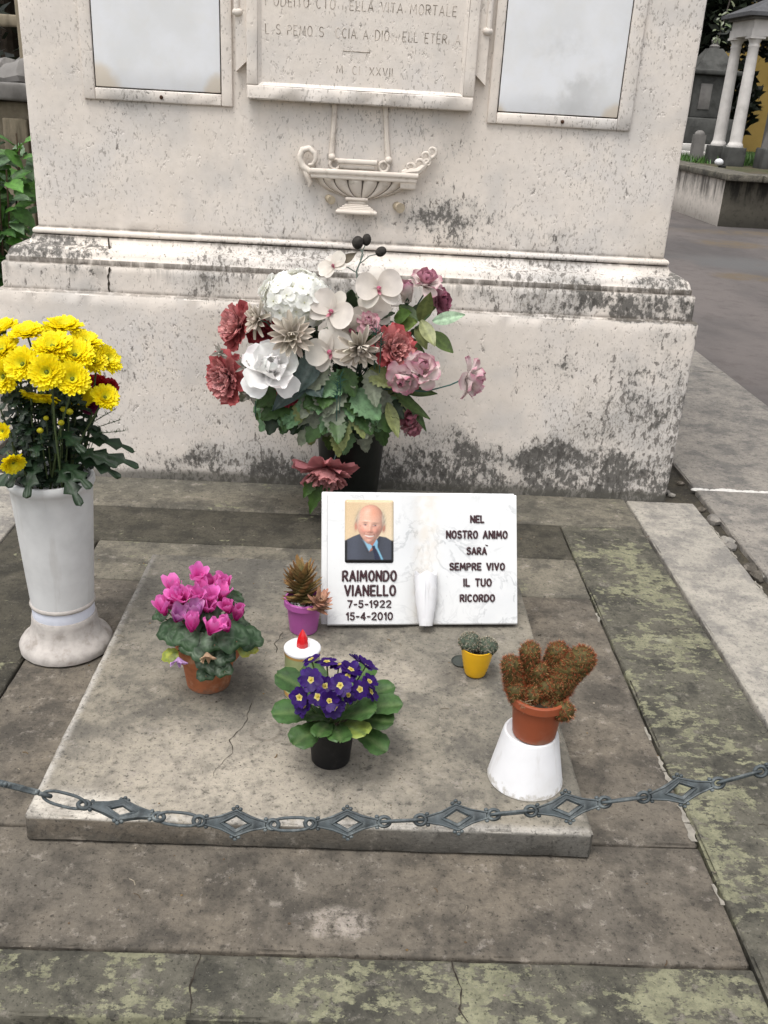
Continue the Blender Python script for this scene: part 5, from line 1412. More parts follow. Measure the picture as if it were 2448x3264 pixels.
# hydrangea ball
HY = Vector((-.204, 2.775, .705))
hyd = thing('silk_hydrangea', 'round white silk hydrangea at the top left of the bouquet', 'flower', tuple(HY)); HRad = .090
for i in range(78):
    zz = 1 - 1.75 * (i + .5) / 78; a = i * 2.39996; q = sqrt(max(0, 1 - zz * zz)); d = Vector((q * cos(a), q * sin(a), zz * .85)) + Vector((R.uniform(-.1, .1), R.uniform(-.1, .1), R.uniform(-.1, .1)))
    p = HY + Vector((d.x * 1.1, d.y * .9, d.z)) * HRad; m = at(p, d, R.uniform(0, 6)); mb = MB()
    for k in range(4):
        rows, cols = blade(.026, .027, 5, 4, curl=R.uniform(-.5, .2), cup=.12, c0=(.84, .84, .76), c1=vary((.92, .92, .90), .03), ruf=.08, ph=k, seed=i + k, prof=lambda t: .35 + .65 * sin(pi * min(1, t * .75 + .1)) if t < .96 else .5)
        mb.grid(rows, cols, mtx=petal_mtx(m, k * pi / 2 + R.uniform(-.15, .15), R.uniform(-.05, .35), .001))
    mb.ball(tuple(p + d.normalized() * .002), .0025, (.6, .6, .4), 6, 4)
    mb.build('floret', 'petal', hyd, True, 80)
MB().ball(tuple(HY), HRad * .82, (.80, .80, .70), 16, 10, (1.05, .9, .85)).build('core', 'petal', hyd)
stalk(hyd, HY, (0, -.3, 1))

# orchid spray
orc = thing('silk_orchid_spray', 'cream silk moth orchid spray rising above the bouquet with dark buds', 'flower', tuple(VTOP))
CR, CR2 = (.70, .64, .57), (.76, .71, .65)
def blossom(p, n, r, spin=0.0, parts=(1, 1, 1, 1, 1)):
    r *= .90; m = at(p, n, spin); core = MB()
    core.ball(tuple(Vector(p) + Vector(n).normalized() * r * .10), r * .10, (.50, .14, .22), 9, 6)
    for sx in (-1, 1):
        rows, cols = blade(r * .30, r * .20, 4, 3, curl=.9, cup=.5, c0=(.48, .10, .18), c1=(.62, .38, .40)); core.grid(rows, cols, mtx=petal_mtx(m, -pi / 2 + sx * .75, .9, r * .03))
    rows, cols = blade(r * .36, r * .16, 4, 3, curl=.5, c0=(.48, .08, .16), c1=(.60, .34, .36)); core.grid(rows, cols, mtx=petal_mtx(m, -pi / 2, .5, r * .05))
    b = core.build('blossom', 'petal', orc, True, 80)
    for k, (ang, L, W, e) in enumerate(((.25, 1.0, 1.15, .12), (pi - .25, 1.0, 1.15, .12), (pi / 2, .92, .62, .04), (-pi / 2 - .85, .92, .60, .02), (-pi / 2 + .85, .92, .60, .02))):
        if not parts[k]: continue
        rows, cols = blade(r * L, r * W, 8, 6, curl=R.uniform(-.45, .3), cup=.16, c0=tuple(x * .85 for x in CR), c1=vary(CR2, .05), ruf=.03, seed=k + r * 90, prof=lambda t, w=W: (.30 + .70 * sin(pi * min(1, t * .80 + .06))) if t < .97 else .42)
        leaf_obj(b, 'petal', 'petal', rows, cols, petal_mtx(m, ang, e + R.uniform(-.1, .15), r * .03))
    return b
blossom((.036, 2.715, .758), (.15, -.85, .35), .078, .15)
blossom((-.095, 2.69, .690), (-.25, -.8, .35), .078, -.5)
blossom((.018, 2.75, .672), (.25, -.8, .2), .072, .5)
blossom((-.096, 2.655, .582), (-.2, -.9, .1), .078, .35)
blossom((-.040, 2.70, .640), (.1, -.8, -.3), .066, 1.1)
blossom((-.098, 2.80, .802), (-.35, -.6, .5), .052, .8)
SP = [(-.03, 2.86, .30), (.0, 2.82, .52), (-.018, 2.80, .70), (-.03, 2.81, .79), (-.012, 2.83, .835), (-.028, 2.85, .858)]
MB().tube(SP, [.0035, .0032, .003, .0026, .002, .0016], 7, (.11, .14, .12)).build('stalk', 'stem', orc)
for a, b in (((-.03, 2.81, .785), (-.085, 2.80, .80)), ((-.02, 2.825, .82), (-.006, 2.86, .862)), ((-.02, 2.825, .81), (.034, 2.84, .838)), ((-.018, 2.80, .70), (.03, 2.73, .75)), ((-.018, 2.80, .68), (-.09, 2.70, .69)), ((-.005, 2.82, .56), (-.09, 2.67, .58))):
    MB().tube([a, Vector(a).lerp(Vector(b), .5) + Vector((0, 0, .008)), b], .0016, 6, (.11, .14, .12)).build('stalk', 'stem', orc)
for p, r, s_ in (((-.030, 2.85, .866), .0175, 1.12), ((-.004, 2.86, .874), .0135, 1.35), ((.040, 2.84, .845), .0145, .85)):
    m = at(p, (.1 if s_ > 1 else .8, -.1, 1 if s_ > 1 else .5)); mb = MB().ball((0, 0, 0), r, (.052, .047, .043), 14, 9, (1, 1, s_ if s_ > 1 else 1.2), m)
    for k, v in enumerate(mb.v): mb.c[k] = tuple(x * (1 + .6 * mnoise.noise(Vector(v) * 130)) for x in (.055, .05, .045))
    mb.build('bud', 'petal', orc)
rows, cols = blade(.052, .026, 7, 4, curl=.3, cup=.3, c0=(.20, .17, .13), c1=(.15, .13, .10)); leaf_obj(orc, 'dry_petal', 'petal', rows, cols, aim((-.075, 2.80, .815), (-.025, 2.81, .845), (0, -1, .3)))

# leaves of the bouquet
fol = thing('silk_foliage', 'green and grey toothed silk leaves fringing the lower half of the bouquet', 'foliage', tuple(VTOP))
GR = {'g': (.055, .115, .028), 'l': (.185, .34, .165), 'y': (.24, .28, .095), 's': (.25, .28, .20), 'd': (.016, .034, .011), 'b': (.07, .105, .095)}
def toothed(L, W, c, seed, curl=-.5, lob=.22):
    return blade(L, W, 20, 6, curl=curl, fold=.14, ruf=.05, ph=seed, c0=tuple(x * .75 for x in c), c1=vary(c, .1), cmid=tuple(min(1, x * 1.25) for x in c), seed=seed, prof=lambda t: (.12 + .88 * sin(pi * min(1, t ** .8 * .93 + .05))) * (1 - lob + lob * 2 * abs(((t * 6.5) % 1) - .0) * (1 if t < .97 else .1)))
SV = [((-.02, 2.72, .50), (-.115, 2.665, .455), .075, 'l'), ((-.02, 2.70, .455), (.05, 2.655, .395), .085, 'l'), ((-.05, 2.72, .44), (-.110, 2.66, .345), .075, 'l'), ((-.055, 2.71, .41), (-.05, 2.655, .295), .058, 'y'), ((-.13, 2.72, .43), (-.175, 2.66, .30), .066, 's'), ((-.12, 2.72, .46), (-.170, 2.665, .385), .060, 's'), ((-.09, 2.72, .40), (-.155, 2.665, .315), .075, 'g'),
      ((-.20, 2.73, .43), (-.285, 2.665, .375), .075, 'g'), ((-.02, 2.72, .42), (.035, 2.66, .352), .075, 'g'), ((.02, 2.72, .42), (.09, 2.66, .365), .075, 'g'), ((-.22, 2.73, .45), (-.30, 2.67, .415), .07, 'g'), ((-.115, 2.70, .55), (-.155, 2.645, .470), .075, 's'), ((-.05, 2.70, .46), (-.105, 2.655, .395), .06, 's'), ((.02, 2.70, .52), (.045, 2.645, .44), .055, 's'),
      ((.02, 2.71, .52), (.09, 2.66, .495), .065, 'y'), ((-.07, 2.70, .34), (-.058, 2.655, .270), .045, 'y'), ((-.02, 2.70, .39), (.012, 2.655, .335), .040, 'y'), ((.0, 2.70, .38), (.02, 2.66, .33), .045, 's'), ((-.24, 2.74, .42), (-.27, 2.67, .33), .07, 'd'), ((-.20, 2.75, .42), (-.225, 2.67, .345), .07, 'g'), ((-.10, 2.71, .44), (-.16, 2.66, .42), .07, 'g'), ((-.06, 2.70, .52), (-.02, 2.65, .47), .06, 'g'),
      ((-.16, 2.74, .40), (-.20, 2.68, .33), .07, 'd'), ((.06, 2.74, .42), (.12, 2.68, .40), .06, 'd'), ((.0, 2.74, .38), (.0, 2.69, .32), .07, 'd'), ((-.31, 2.72, .47), (-.36, 2.69, .42), .055, 's'), ((-.08, 2.76, .37), (-.10, 2.73, .255), .065, 'g'), ((.0, 2.76, .37), (.02, 2.73, .26), .065, 's'), ((.05, 2.77, .37), (.08, 2.75, .275), .06, 'g'), ((-.13, 2.77, .38), (-.15, 2.74, .27), .06, 'y'), ((-.03, 2.75, .36), (-.04, 2.72, .25), .055, 'l')]
for i, (a, b, w, c) in enumerate(SV):
    L_ = (Vector(b) - Vector(a)).length * 1.12; rows, cols = toothed(L_, w, GR[c], i, R.uniform(-.7, -.1))
    leaf_obj(fol, 'leaf', 'leaf', rows, cols, aim(a, b, (R.uniform(-.2, .2), -.75, .65)))
for i, (a, b, w) in enumerate((((-.14, 2.70, .56), (-.185, 2.645, .465), .075), ((-.16, 2.70, .50), (-.255, 2.65, .41), .070), ((-.15, 2.69, .47), (-.12, 2.64, .455), .06))):
    rows, cols = blade((Vector(b) - Vector(a)).length * 1.1, w, 10, 6, curl=-.3, fold=.2, c0=GR['b'], c1=vary(GR['b'], .1), cmid=(.16, .2, .18), seed=i); leaf_obj(fol, 'leaf', 'leaf', rows, cols, aim(a, b, (0, -.8, .6)))
for i in range(84):                                         # skirt of leaves at the bottom
    a = R.uniform(-.1, pi + .1); q = R.uniform(.10, .21); p = Vector((-.085 - q * cos(a) * 1.05, 2.80 - q * sin(a) * .55, R.uniform(.38, .46))); tip = p + Vector((-cos(a) * .6, -sin(a) * .5, R.uniform(-1.2, -.25))).normalized() * R.uniform(.07, .11)
    c = GR[R.choice('ggllys')]; rows, cols = toothed((tip - p).length, R.uniform(.045, .07), c, i, R.uniform(-.6, 0)); leaf_obj(fol, 'leaf', 'leaf', rows, cols, aim(p, tip, (-cos(a) * .3, -.7, .6)))
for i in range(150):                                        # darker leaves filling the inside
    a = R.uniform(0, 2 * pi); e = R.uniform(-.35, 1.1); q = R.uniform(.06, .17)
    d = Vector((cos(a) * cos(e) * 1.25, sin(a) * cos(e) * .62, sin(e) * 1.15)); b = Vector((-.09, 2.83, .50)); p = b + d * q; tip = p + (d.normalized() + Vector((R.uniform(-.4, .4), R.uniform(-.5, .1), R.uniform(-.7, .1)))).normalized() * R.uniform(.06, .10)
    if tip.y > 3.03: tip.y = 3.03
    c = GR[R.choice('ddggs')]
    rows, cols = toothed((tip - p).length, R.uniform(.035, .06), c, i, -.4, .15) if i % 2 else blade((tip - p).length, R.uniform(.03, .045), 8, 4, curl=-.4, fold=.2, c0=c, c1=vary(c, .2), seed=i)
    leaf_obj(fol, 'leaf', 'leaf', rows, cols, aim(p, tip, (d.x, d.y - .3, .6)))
for i in range(26):
    a = VTOP + Vector((R.uniform(-.07, .07), R.uniform(-.05, .03), -.03)); b = Vector((R.uniform(-.30, .16), R.uniform(2.72, 2.86), R.uniform(.45, .66)))
    MB().tube([a, a.lerp(b, .5) + Vector((0, 0, .02)), b], .0020, 5, vary((.03, .075, .055), .25)).build('stalk', 'stem', fol)
for i, p in enumerate(((-.07, 2.62, .50), (-.062, 2.635, .52), (.035, 2.63, .66), (-.335, 2.66, .56), (-.31, 2.63, .50), (.05, 2.63, .65))):   # needle sprigs
    mb = MB(); b = Vector(p)
    for k in range(26):
        s0 = b + Vector((0, .01, -.05 + .05 * k / 26)); d = Vector((R.uniform(-1, 1), R.uniform(-.8, .2), R.uniform(.1, 1))).normalized() * .026; sd = Vector((-d.z, 0, d.x)).normalized() * .0011
        mb.add([s0 - sd, s0 + sd, s0 + d], [(0, 1, 2)], vary((.03, .10, .075), .3))
    mb.tube([b + Vector((0, .01, -.12)), b], .0015, 5, (.03, .09, .07)); mb.build('needle_sprig', 'leaf', fol, False)
for i, p in enumerate(((-.42, 2.70, .55), (-.34, 2.64, .53), (-.325, 2.65, .44))):   # grey seed heads
    mb = MB()
    for k in range(12):
        d = Vector((R.uniform(-1, 1), R.uniform(-1, .2), R.uniform(-.6, 1))).normalized(); rows, cols = blade(.034, .010, 5, 3, curl=.3, cup=.5, c0=(.30, .29, .25), c1=(.52, .50, .45)); mb.grid(rows, cols, mtx=aim(p, Vector(p) + d, (0, -1, .2)))
    mb.build('grey_sprig', 'petal', fol, True, 80)
rows, cols = blade(.05, .03, 6, 4, curl=.4, cup=.4, c0=(.50, .45, .03), c1=(.62, .58, .05)); leaf_obj(fol, 'yellow_leaf', 'petal', rows, cols, aim((-.235, 2.66, .525), (-.19, 2.65, .53), (0, -.6, .8)))

lvs = thing('silk_leaf_spray', 'spray of smooth oval green silk leaves on the right side of the bouquet', 'foliage', (.1, 2.8, .45))
OV = [((.20, 2.72, .67), (.285, 2.69, .700), .042, (.33, .47, .31)), ((.165, 2.74, .665), (.185, 2.71, .755), .048, (.14, .17, .055)), ((.165, 2.72, .672), (.205, 2.67, .612), .046, (.30, .32, .15)), ((.20, 2.74, .635), (.262, 2.72, .580), .050, (.10, .15, .035)), ((.15, 2.74, .648), (.19, 2.72, .592), .040, (.20, .22, .08)), ((.15, 2.76, .60), (.195, 2.74, .52), .036, (.07, .11, .028)), ((.12, 2.76, .60), (.17, 2.73, .56), .05, (.085, .15, .03)), ((.09, 2.77, .66), (.135, 2.73, .69), .05, (.085, .16, .03)), ((.10, 2.76, .64), (.15, 2.73, .665), .05, (.14, .20, .05)),
      ((.08, 2.71, .42), (.115, 2.655, .335), .042, (.26, .29, .11)), ((.10, 2.72, .45), (.205, 2.68, .385), .035, (.07, .12, .03)), ((.12, 2.72, .46), (.225, 2.69, .455), .034, (.055, .095, .025)), ((.13, 2.73, .45), (.205, 2.70, .345), .030, (.06, .11, .028)), ((.10, 2.78, .70), (.16, 2.76, .66), .045, (.06, .10, .025)), ((.14, 2.80, .62), (.23, 2.79, .60), .05, (.05, .085, .02)), ((.13, 2.80, .67), (.21, 2.80, .69), .05, (.05, .085, .02))]
for i, (a, b, w, c) in enumerate(OV):
    rows, cols = blade((Vector(b) - Vector(a)).length * 1.05, w, 10, 6, curl=R.uniform(-.5, .3), fold=.22, c0=tuple(x * .8 for x in c), c1=vary(c, .1), cmid=tuple(min(1, x * 1.35) for x in c), seed=i, prof=lambda t: .06 + .94 * sin(pi * min(1, t ** .85 * .97 + .02)))
    leaf_obj(lvs, 'leaf', 'leaf', rows, cols, aim(a, b, (.2, -.75, .6)))
MB().tube([(-.0, 2.86, .32), (.08, 2.80, .50), (.15, 2.74, .64), (.19, 2.72, .69)], .003, 6, (.06, .10, .04)).build('stalk', 'stem', lvs)
MB().tube([(.02, 2.84, .34), (.06, 2.76, .42), (.13, 2.72, .46)], .0025, 6, (.06, .10, .04)).build('stalk', 'stem', lvs)

# ================================================================== CHAIN
CHX = [-.602, -.452, -.302, -.146, .007, .157, .307, .457, .607]
CHZ = [.432, .385, .348, .334, .341, .357, .382, .417, .470]
chain = thing('barrier_chain', 'grey cast iron chain of openwork diamond plates hanging across the front of the plot', 'chain', (0, 1.0, 0))
CY = 1.0
def plate_mesh(tilt):
    """openwork diamond plate, local x along the chain, y up, z to the front"""
    mb = MB(); n = 12
    def edge(sx, sy, k0, off):           # concave outline from the eye to the point
        pts = []
        for i in range(n + 1):
            t = i / n; pts.append((sx * (.040 * (1 - t)), sy * (.0055 + (.0205 - .0055) * (t ** 1.7)) , 0))
        return pts
    q = []
    top = [(-.040 + .080 * i / 24) for i in range(25)]
    outer = [(x, .0058 + .0168 * (1 - abs(x) / .040) ** 1.45) for x in top]
    HX = .0150
    inner = [(x, max(.0, .0100 * (1 - abs(x) / HX))) for x in top]
    for sy in (1, -1):
        for zf, w in ((.0035, 1), (-.0035, -1)):
            rows = [[(x, sy * y, zf * .7) for x, y in outer], [(x, sy * (y - .0022), zf) for (x, y) in outer], [(x, sy * (yi + .0022 if abs(x) < HX else 0), zf) for (x, yi) in inner], [(x, sy * (yi if abs(x) < HX else 0), zf * .55) for (x, yi) in inner]]
            if sy * w < 0: rows = rows[::-1]
            mb.grid(rows)
        rows = [[(x, sy * y, .0035 * .7) for x, y in outer], [(x, sy * y, -.0035 * .7) for x, y in outer]]
        mb.grid(rows[::-1] if sy > 0 else rows)
        rows = [[(x, sy * y, .0035 * .55) for x, y in inner if abs(x) < HX], [(x, sy * y, -.0035 * .55) for x, y in inner if abs(x) < HX]]
        mb.grid(rows if sy > 0 else rows[::-1])
        # raised ridge round the opening
        mb.tube([(-.021, 0, .0036), (0, sy * .0142, .0036), (.021, 0, .0036)], .0016, 5)
        mb.tube([(-.042, sy * .0045, .003), (-.02, sy * .0105, .003), (0, sy * .0205, .003), (.02, sy * .0105, .003), (.042, sy * .0045, .003)], .0017, 5)
        for x, y in ((0, .0262), (-.0048, .0225), (.0048, .0225)): mb.ball((x, sy * y, .001), .0032, (1, 1, 1), 8, 6)
        for sx in (-1, 1): mb.ball((sx * .0405, sy * .0088, .001), .0032, (1, 1, 1), 8, 6)
    for sx in (-1, 1):                                      # eyes
        mb.tube([(sx * .0505 + .0078 * cos(2 * pi * i / 16), .0078 * sin(2 * pi * i / 16), 0) for i in range(16)], .0031, 8, closed=True)
    return mb
pmb = plate_mesh(0); pmb.v = [(x, y * .83, z) for x, y, z in pmb.v]
pm = pmb.mesh('diamond_plate', smooth=True, angle=50); pm.materials.append(M['iron'])
oval = MB(); pts = []
for i in range(24):
    a = 2 * pi * i / 24; pts.append((.0295 * (abs(cos(a)) ** .75) * (1 if cos(a) > 0 else -1), .0085 * sin(a), 0))
oval.tube(pts, .0021, 8, closed=True)
om = oval.mesh('oval_link', smooth=True, angle=60); om.materials.append(M['iron'])
def place(me, name, p, xdir, face):
    o = bpy.data.objects.new(name, me); COL.objects.link(o); o.parent = chain
    x = Vector(xdir).normalized(); z = Vector(face); y = z.cross(x).normalized(); z = x.cross(y)
    m = Matrix((x, y, z)).transposed().to_4x4(); m.translation = Vector(p) - chain.location; o.matrix_local = m
    return o
rots = [(.2, .7, .7), (.25, .75, .75), (.0, -.12, 1), (0, -.86, .5), (0, -.86, .5), (0, -.80, .6), (.05, -.84, .55), (.0, -.86, .5), (0, -.8, .6)]
lr = [(0, -.6, .8), (.1, -.75, .66), (.0, -.65, .75), (.0, -.70, .7), (0, .7, .7), (0, .75, .66), (0, .6, .8), (0, .72, .7)]
ends = []
for i, (x, z) in enumerate(zip(CHX, CHZ)):
    a = Vector((CHX[max(i - 1, 0)], CY, CHZ[max(i - 1, 0)])); b = Vector((CHX[min(i + 1, 8)], CY, CHZ[min(i + 1, 8)])); d = (b - a).normalized()
    place(pm, 'diamond_plate', (x, CY, z), d, rots[i]); ends.append((Vector((x, CY, z)) - d * .0515, Vector((x, CY, z)) + d * .0515))
for i in range(8):
    a, b = ends[i][1], ends[i + 1][0]; place(om, 'oval_link', (a + b) / 2, b - a, lr[i])
for x, z0_, lab in ((-.742, .50, 'left'), (.735, .555, 'right')):
    e = ends[0][0] if x < 0 else ends[-1][1]; t = thing('iron_post', f'grey cast iron chain post at the {lab} front corner of the plot', 'post', (x, 1.02, 0))
    MB().lathe([(.045, 0), (.045, .02), (.028, .03), (.020, .06), (.018, .30), (.020, .55), (.028, .57), (.028, .60), (.015, .61), (.022, .64), (.012, .67), (.002, .68)], (x, 1.02, 0), 24).build('post', 'iron', t)
    MB().tube([tuple(e), ((e.x + x) / 2, 1.01, (e.z + z0_) / 2 + .01), (x, 1.02, z0_)], .0035, 8).build('hook', 'iron', t)

# ================================================================== BACKGROUND
def wall_stain(name, base, dark, amount=.5, top=.64, base2=None):
    t = NT(name); p = t.pos(); X, Y, Z = t.sep(p)
    n = t.noise(t.vm('MULTIPLY', p, (1, 1, .16)), 6, 5, .65); n2 = t.noise(p, 4, 6, .7)
    c = t.mix(t.mr(n2, .35, .7), base, tuple(x * .7 for x in base))
    run = t.m('MULTIPLY', t.mr(n, .42, .60), t.mr(t.m('ADD', Z, t.m('MULTIPLY', n, .5)), top * .75, top + .1))
    low = t.m('MULTIPLY', t.mr(t.m('ADD', Z, t.m('MULTIPLY', n2, .35)), .42, .12), .7)
    c = t.mix(t.m('MULTIPLY', maxs(t, run, low), amount + .3, True), c, dark)
    c = t.mix(t.m('MULTIPLY', t.mr(t.noise(p, 14, 6, .7), .5, .7), amount * .7), c, dark)
    return t.fin(c, .9, t.bump(n2, .4, .02), .15)
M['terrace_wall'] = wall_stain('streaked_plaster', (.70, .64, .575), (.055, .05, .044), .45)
M['terrace_dark'] = wall_stain('dark_front_plaster', (.11, .10, .08), (.028, .026, .022), .75)  # much darker version of the wall plaster, for the front face
M['cap'] = paving_mat('terrace_cap', (.20, .19, .165), (.15, .14, .125), (.07, .066, .058), lichen=.1, pale=.3)
M['col'] = plain('column_stone', (.62, .59, .56), .8, .2, .10, 5, .1, dirt=((.34, .32, .30), .55))
M['old_grey'] = plain('old_grey_stone', (.085, .085, .08), .9, .15, .2, 6, .2, dirt=((.03, .03, .028), .8))
M['mid_grey'] = plain('mid_grey_stone', (.20, .19, .18), .85, .2, .15, 6, .2, dirt=((.075, .07, .065), .7))
M['ochre'] = plain('ochre_plaster', (.42, .29, .09), .9, .1, .10, 1.5, .05, dirt=((.30, .20, .07), .5))
M['bark'] = plain('dark_bark', (.045, .035, .027), .95, .1, .3, 12, .5)
M['far_leaf'] = vcol_mat('dark_leaf', .4, .12, .5, .2, 20)
M['roof'] = plain('lead_roof', (.10, .10, .105), .8, .2, .2, 6, .1)

TX, TY, TH = 4.62, 12.78, .56
ter = thing('terrace_wall', 'low streaked plaster terrace wall with stone coping across the road', 'wall', (9, 18, 0))
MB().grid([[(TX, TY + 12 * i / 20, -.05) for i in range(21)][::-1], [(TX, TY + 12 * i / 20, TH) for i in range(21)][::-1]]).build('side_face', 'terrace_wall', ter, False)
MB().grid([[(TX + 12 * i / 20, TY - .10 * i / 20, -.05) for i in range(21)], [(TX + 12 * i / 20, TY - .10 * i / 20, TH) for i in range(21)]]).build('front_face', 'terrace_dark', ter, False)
for k in range(8):
    rbox((TX - .05, TY - .16 + 1.5 * k + (.05 if k else 0), TH), (TX + .42, TY + 1.48 + 1.5 * k - .12, TH + .085), .012, .15, .004, .006, k + .3).build('coping_stone', 'cap', ter)
for k in range(8):
    rbox((TX + .43 + 1.5 * k, TY - .20, TH), (TX + .42 + 1.5 * k + 1.49, TY + .30, TH + .085), .012, .15, .004, .006, k + 9.3).build('coping_stone', 'cap', ter)
MB().box((TX + .1, TY + .1, .2), (16.6, 24.7, TH + .05)).build('terrace_fill', 'earth', ter, False)

# aedicule tomb with columns
ZT = TH + .05
tmp = thing('column_tomb', 'pale tomb canopy on tall smooth columns beyond the terrace wall', 'tomb', (6.4, 16.2, ZT))
def column(x, y, r0, r1, z0, z1, sub):
    pr = [(r0 * 1.25, 0), (r0 * 1.28, .02), (r0 * 1.2, .05), (r0 * 1.05, .07), (r0, .09)]
    for i in range(1, 9):
        t = i / 8; pr.append((r0 + (r1 - r0) * t ** 1.4, .09 + (z1 - z0 - .24) * t))
    H_ = z1 - z0; pr += [(r1 * 1.08, H_ - .14), (r1 * 1.08, H_ - .12), (r1, H_ - .11), (r1 * 1.05, H_ - .08), (r1 * 1.35, H_ - .04), (r1 * 1.35, H_ - .03)]
    c = MB().lathe(pr, (x, y, z0), 24).build('column', 'col', tmp, True, 40)
    w = r1 * 1.5; MB().box((x - w, y - w, z1 - .032), (x + w, y + w, z1)).build('abacus', 'col', c, False)
    w = r0 * 1.5; rbox((x - w, y - w, ZT - .03), (x + w, y + w, z0 + .004), .012, .1, .003, .003, x, ).build('pedestal', 'old_grey', c)
CL = [(5.71, 16.45), (5.79, 15.9), (7.3, 15.75), (7.22, 16.3)]
for x, y in CL: column(x, y, .098, .078, .885, 2.47, 0)
def prism(pts, z0, z1):
    n = len(pts); return MB().add([(x, y, z0) for x, y in pts] + [(x, y, z1) for x, y in pts], [tuple(range(n - 1, -1, -1)), tuple(range(n, 2 * n))] + [(i, (i + 1) % n, (i + 1) % n + n, i + n) for i in range(n)])
def quad(e): return [(5.79 - e, 15.9 - e), (7.3 + e, 15.75 - e), (7.22 + e, 16.3 + e), (5.71 - e, 16.45 + e)]
prism(quad(.105), 2.472, 2.575).build('architrave', 'col', tmp, False)
prism(quad(.09), 2.577, 2.70).build('frieze', 'col', tmp, False)
prism(quad(.15), 2.702, 2.735).build('cornice', 'mid_grey', tmp, False)
prism(quad(.24), 2.737, 2.79).build('eaves', 'roof', tmp, False)
q = quad(.22); mb = MB(); mb.add([(x, y, 2.792) for x, y in q] + [(6.2, 16.1, 3.12), (6.85, 16.08, 3.12)], [(0, 1, 5, 4), (1, 2, 5), (2, 3, 4, 5), (3, 0, 4)]); mb.build('roof', 'roof', tmp, False)
pe = rbox((6.06, 15.35, ZT - .03), (6.75, 15.72, ZT + .30), .02, .12, .004, .005, 3.1).build('sarcophagus_base', 'old_grey', tmp)
mb = MB(); mb.add([(6.13, 15.42, ZT + .302), (6.75, 15.42, ZT + .302), (6.75, 15.68, ZT + .302), (6.13, 15.68, ZT + .302), (6.22, 15.44, 1.50), (6.75, 15.44, 1.50), (6.75, 15.66, 1.50), (6.22, 15.66, 1.50)], [(0, 1, 5, 4), (1, 2, 6, 5), (2, 3, 7, 6), (3, 0, 4, 7), (4, 5, 6, 7)]); mb.build('sarcophagus', 'mid_grey', tmp, False)
rbox((6.15, 15.36, 1.502), (6.82, 15.74, 1.56), .015, .12, .003, .003, 5).build('sarcophagus_lid', 'old_grey', tmp)
rbox((6.35, 16.1, ZT), (7.1, 16.28, 2.47), .02, .2, .004, .004, 7).build('back_wall', 'mid_grey', tmp)

post = thing('stone_bollard', 'short grey round-topped stone post at the edge of the terrace', 'bollard', (5.455, 16.7, ZT))
mb = MB(); rows = []
for z in [ZT - .02 + .45 * i / 8 for i in range(9)]: rows.append([(5.455 + .092 * sx, 16.7 + .07 * sy, z) for sx, sy in ((-1, -1), (1, -1), (1, 1), (-1, 1))])
mb.grid(rows, close=True); mb.ball((5.455, 16.7, ZT + .425), .095, (1, 1, 1), 12, 8, (.97, .74, .75)); mb.build('shaft', 'mid_grey', post, True, 40)
wl = thing('white_lamp', 'small white round-headed lamp lying on the terrace coping', 'lamp', (5.30, 15.10, ZT + .02))
MB().ball((5.30, 15.10, ZT + .075), .062, (1, 1, 1), 16, 10, (1.1, .9, .85)).build('shade', 'white_plastic', wl)
MB().lathe([(.05, .0), (.058, .004), (.058, .03), (.05, .034)], (5.36, 15.10, ZT - .005), 20).build('base', 'black_plastic', wl)
rail = thing('marble_kerb', 'white marble grave kerb lying in the grass behind the stone post', 'kerb', (5.6, 17.6, ZT))
rbox((5.3, 17.5, ZT + .04), (6.3, 17.62, ZT + .14), .01, .1, .002, .002, 2).build('front_bar', 'col', rail)
rbox((5.3, 18.5, ZT + .10), (6.9, 18.62, ZT + .24), .01, .1, .002, .002, 3).build('rear_bar', 'col', rail)

drk = thing('tall_dark_tomb', 'tall dark grey tomb with pyramid cap in the shade left of the columns', 'tomb', (6.35, 19.6, ZT))
rbox((5.95, 19.3, ZT - .02), (6.95, 20.2, 1.30), .02, .2, .004, .004, 1).build('base', 'old_grey', drk)
rbox((6.08, 19.4, 1.302), (6.82, 20.1, 2.05), .02, .2, .004, .004, 2).build('body', 'old_grey', drk)
rbox((6.2, 19.385, 1.45), (6.42, 19.4, 1.9), .004, .2, .001, .001, 2).build('plaque', 'mid_grey', drk)
rbox((5.98, 19.3, 2.052), (6.92, 20.2, 2.14), .02, .2, .004, .004, 3).build('cornice', 'old_grey', drk)
mb = MB(); mb.add([(6.05, 19.36, 2.142), (6.85, 19.36, 2.142), (6.85, 20.14, 2.142), (6.05, 20.14, 2.142), (6.32, 19.65, 2.52), (6.58, 19.65, 2.52), (6.58, 19.9, 2.52), (6.32, 19.9, 2.52)], [(0, 1, 5, 4), (1, 2, 6, 5), (2, 3, 7, 6), (3, 0, 4, 7), (4, 5, 6, 7)]); mb.build('pyramid_cap', 'old_grey', drk, False)
MB().lathe([(.09, 0), (.10, .04), (.06, .07), (.08, .13), (.05, .18), (.005, .2)], (6.45, 19.77, 2.522), 16).build('finial', 'mid_grey', drk)

bld = thing('ochre_building', 'ochre plastered building wall behind the tombs', 'building', (12, 26, 0))
MB().box((8.9, 25, -.1), (24, 32, 7.5)).build('wall', 'ochre', bld, False)
for x in (10.4, 14.0, 17.6):
    w_ = rbox((x - .75, 24.93, 2.2), (x + .75, 24.999, 4.4), .02, .4, .0, .0, x).build('window_surround', 'mid_grey', bld)
    MB().box((x - .55, 24.90, 2.4), (x + .55, 24.925, 4.2)).build('shutter', 'bark', w_, False)
MB().box((8.6, 24.7, 7.502), (24.3, 32.3, 7.75)).build('eaves', 'roof', bld, False)

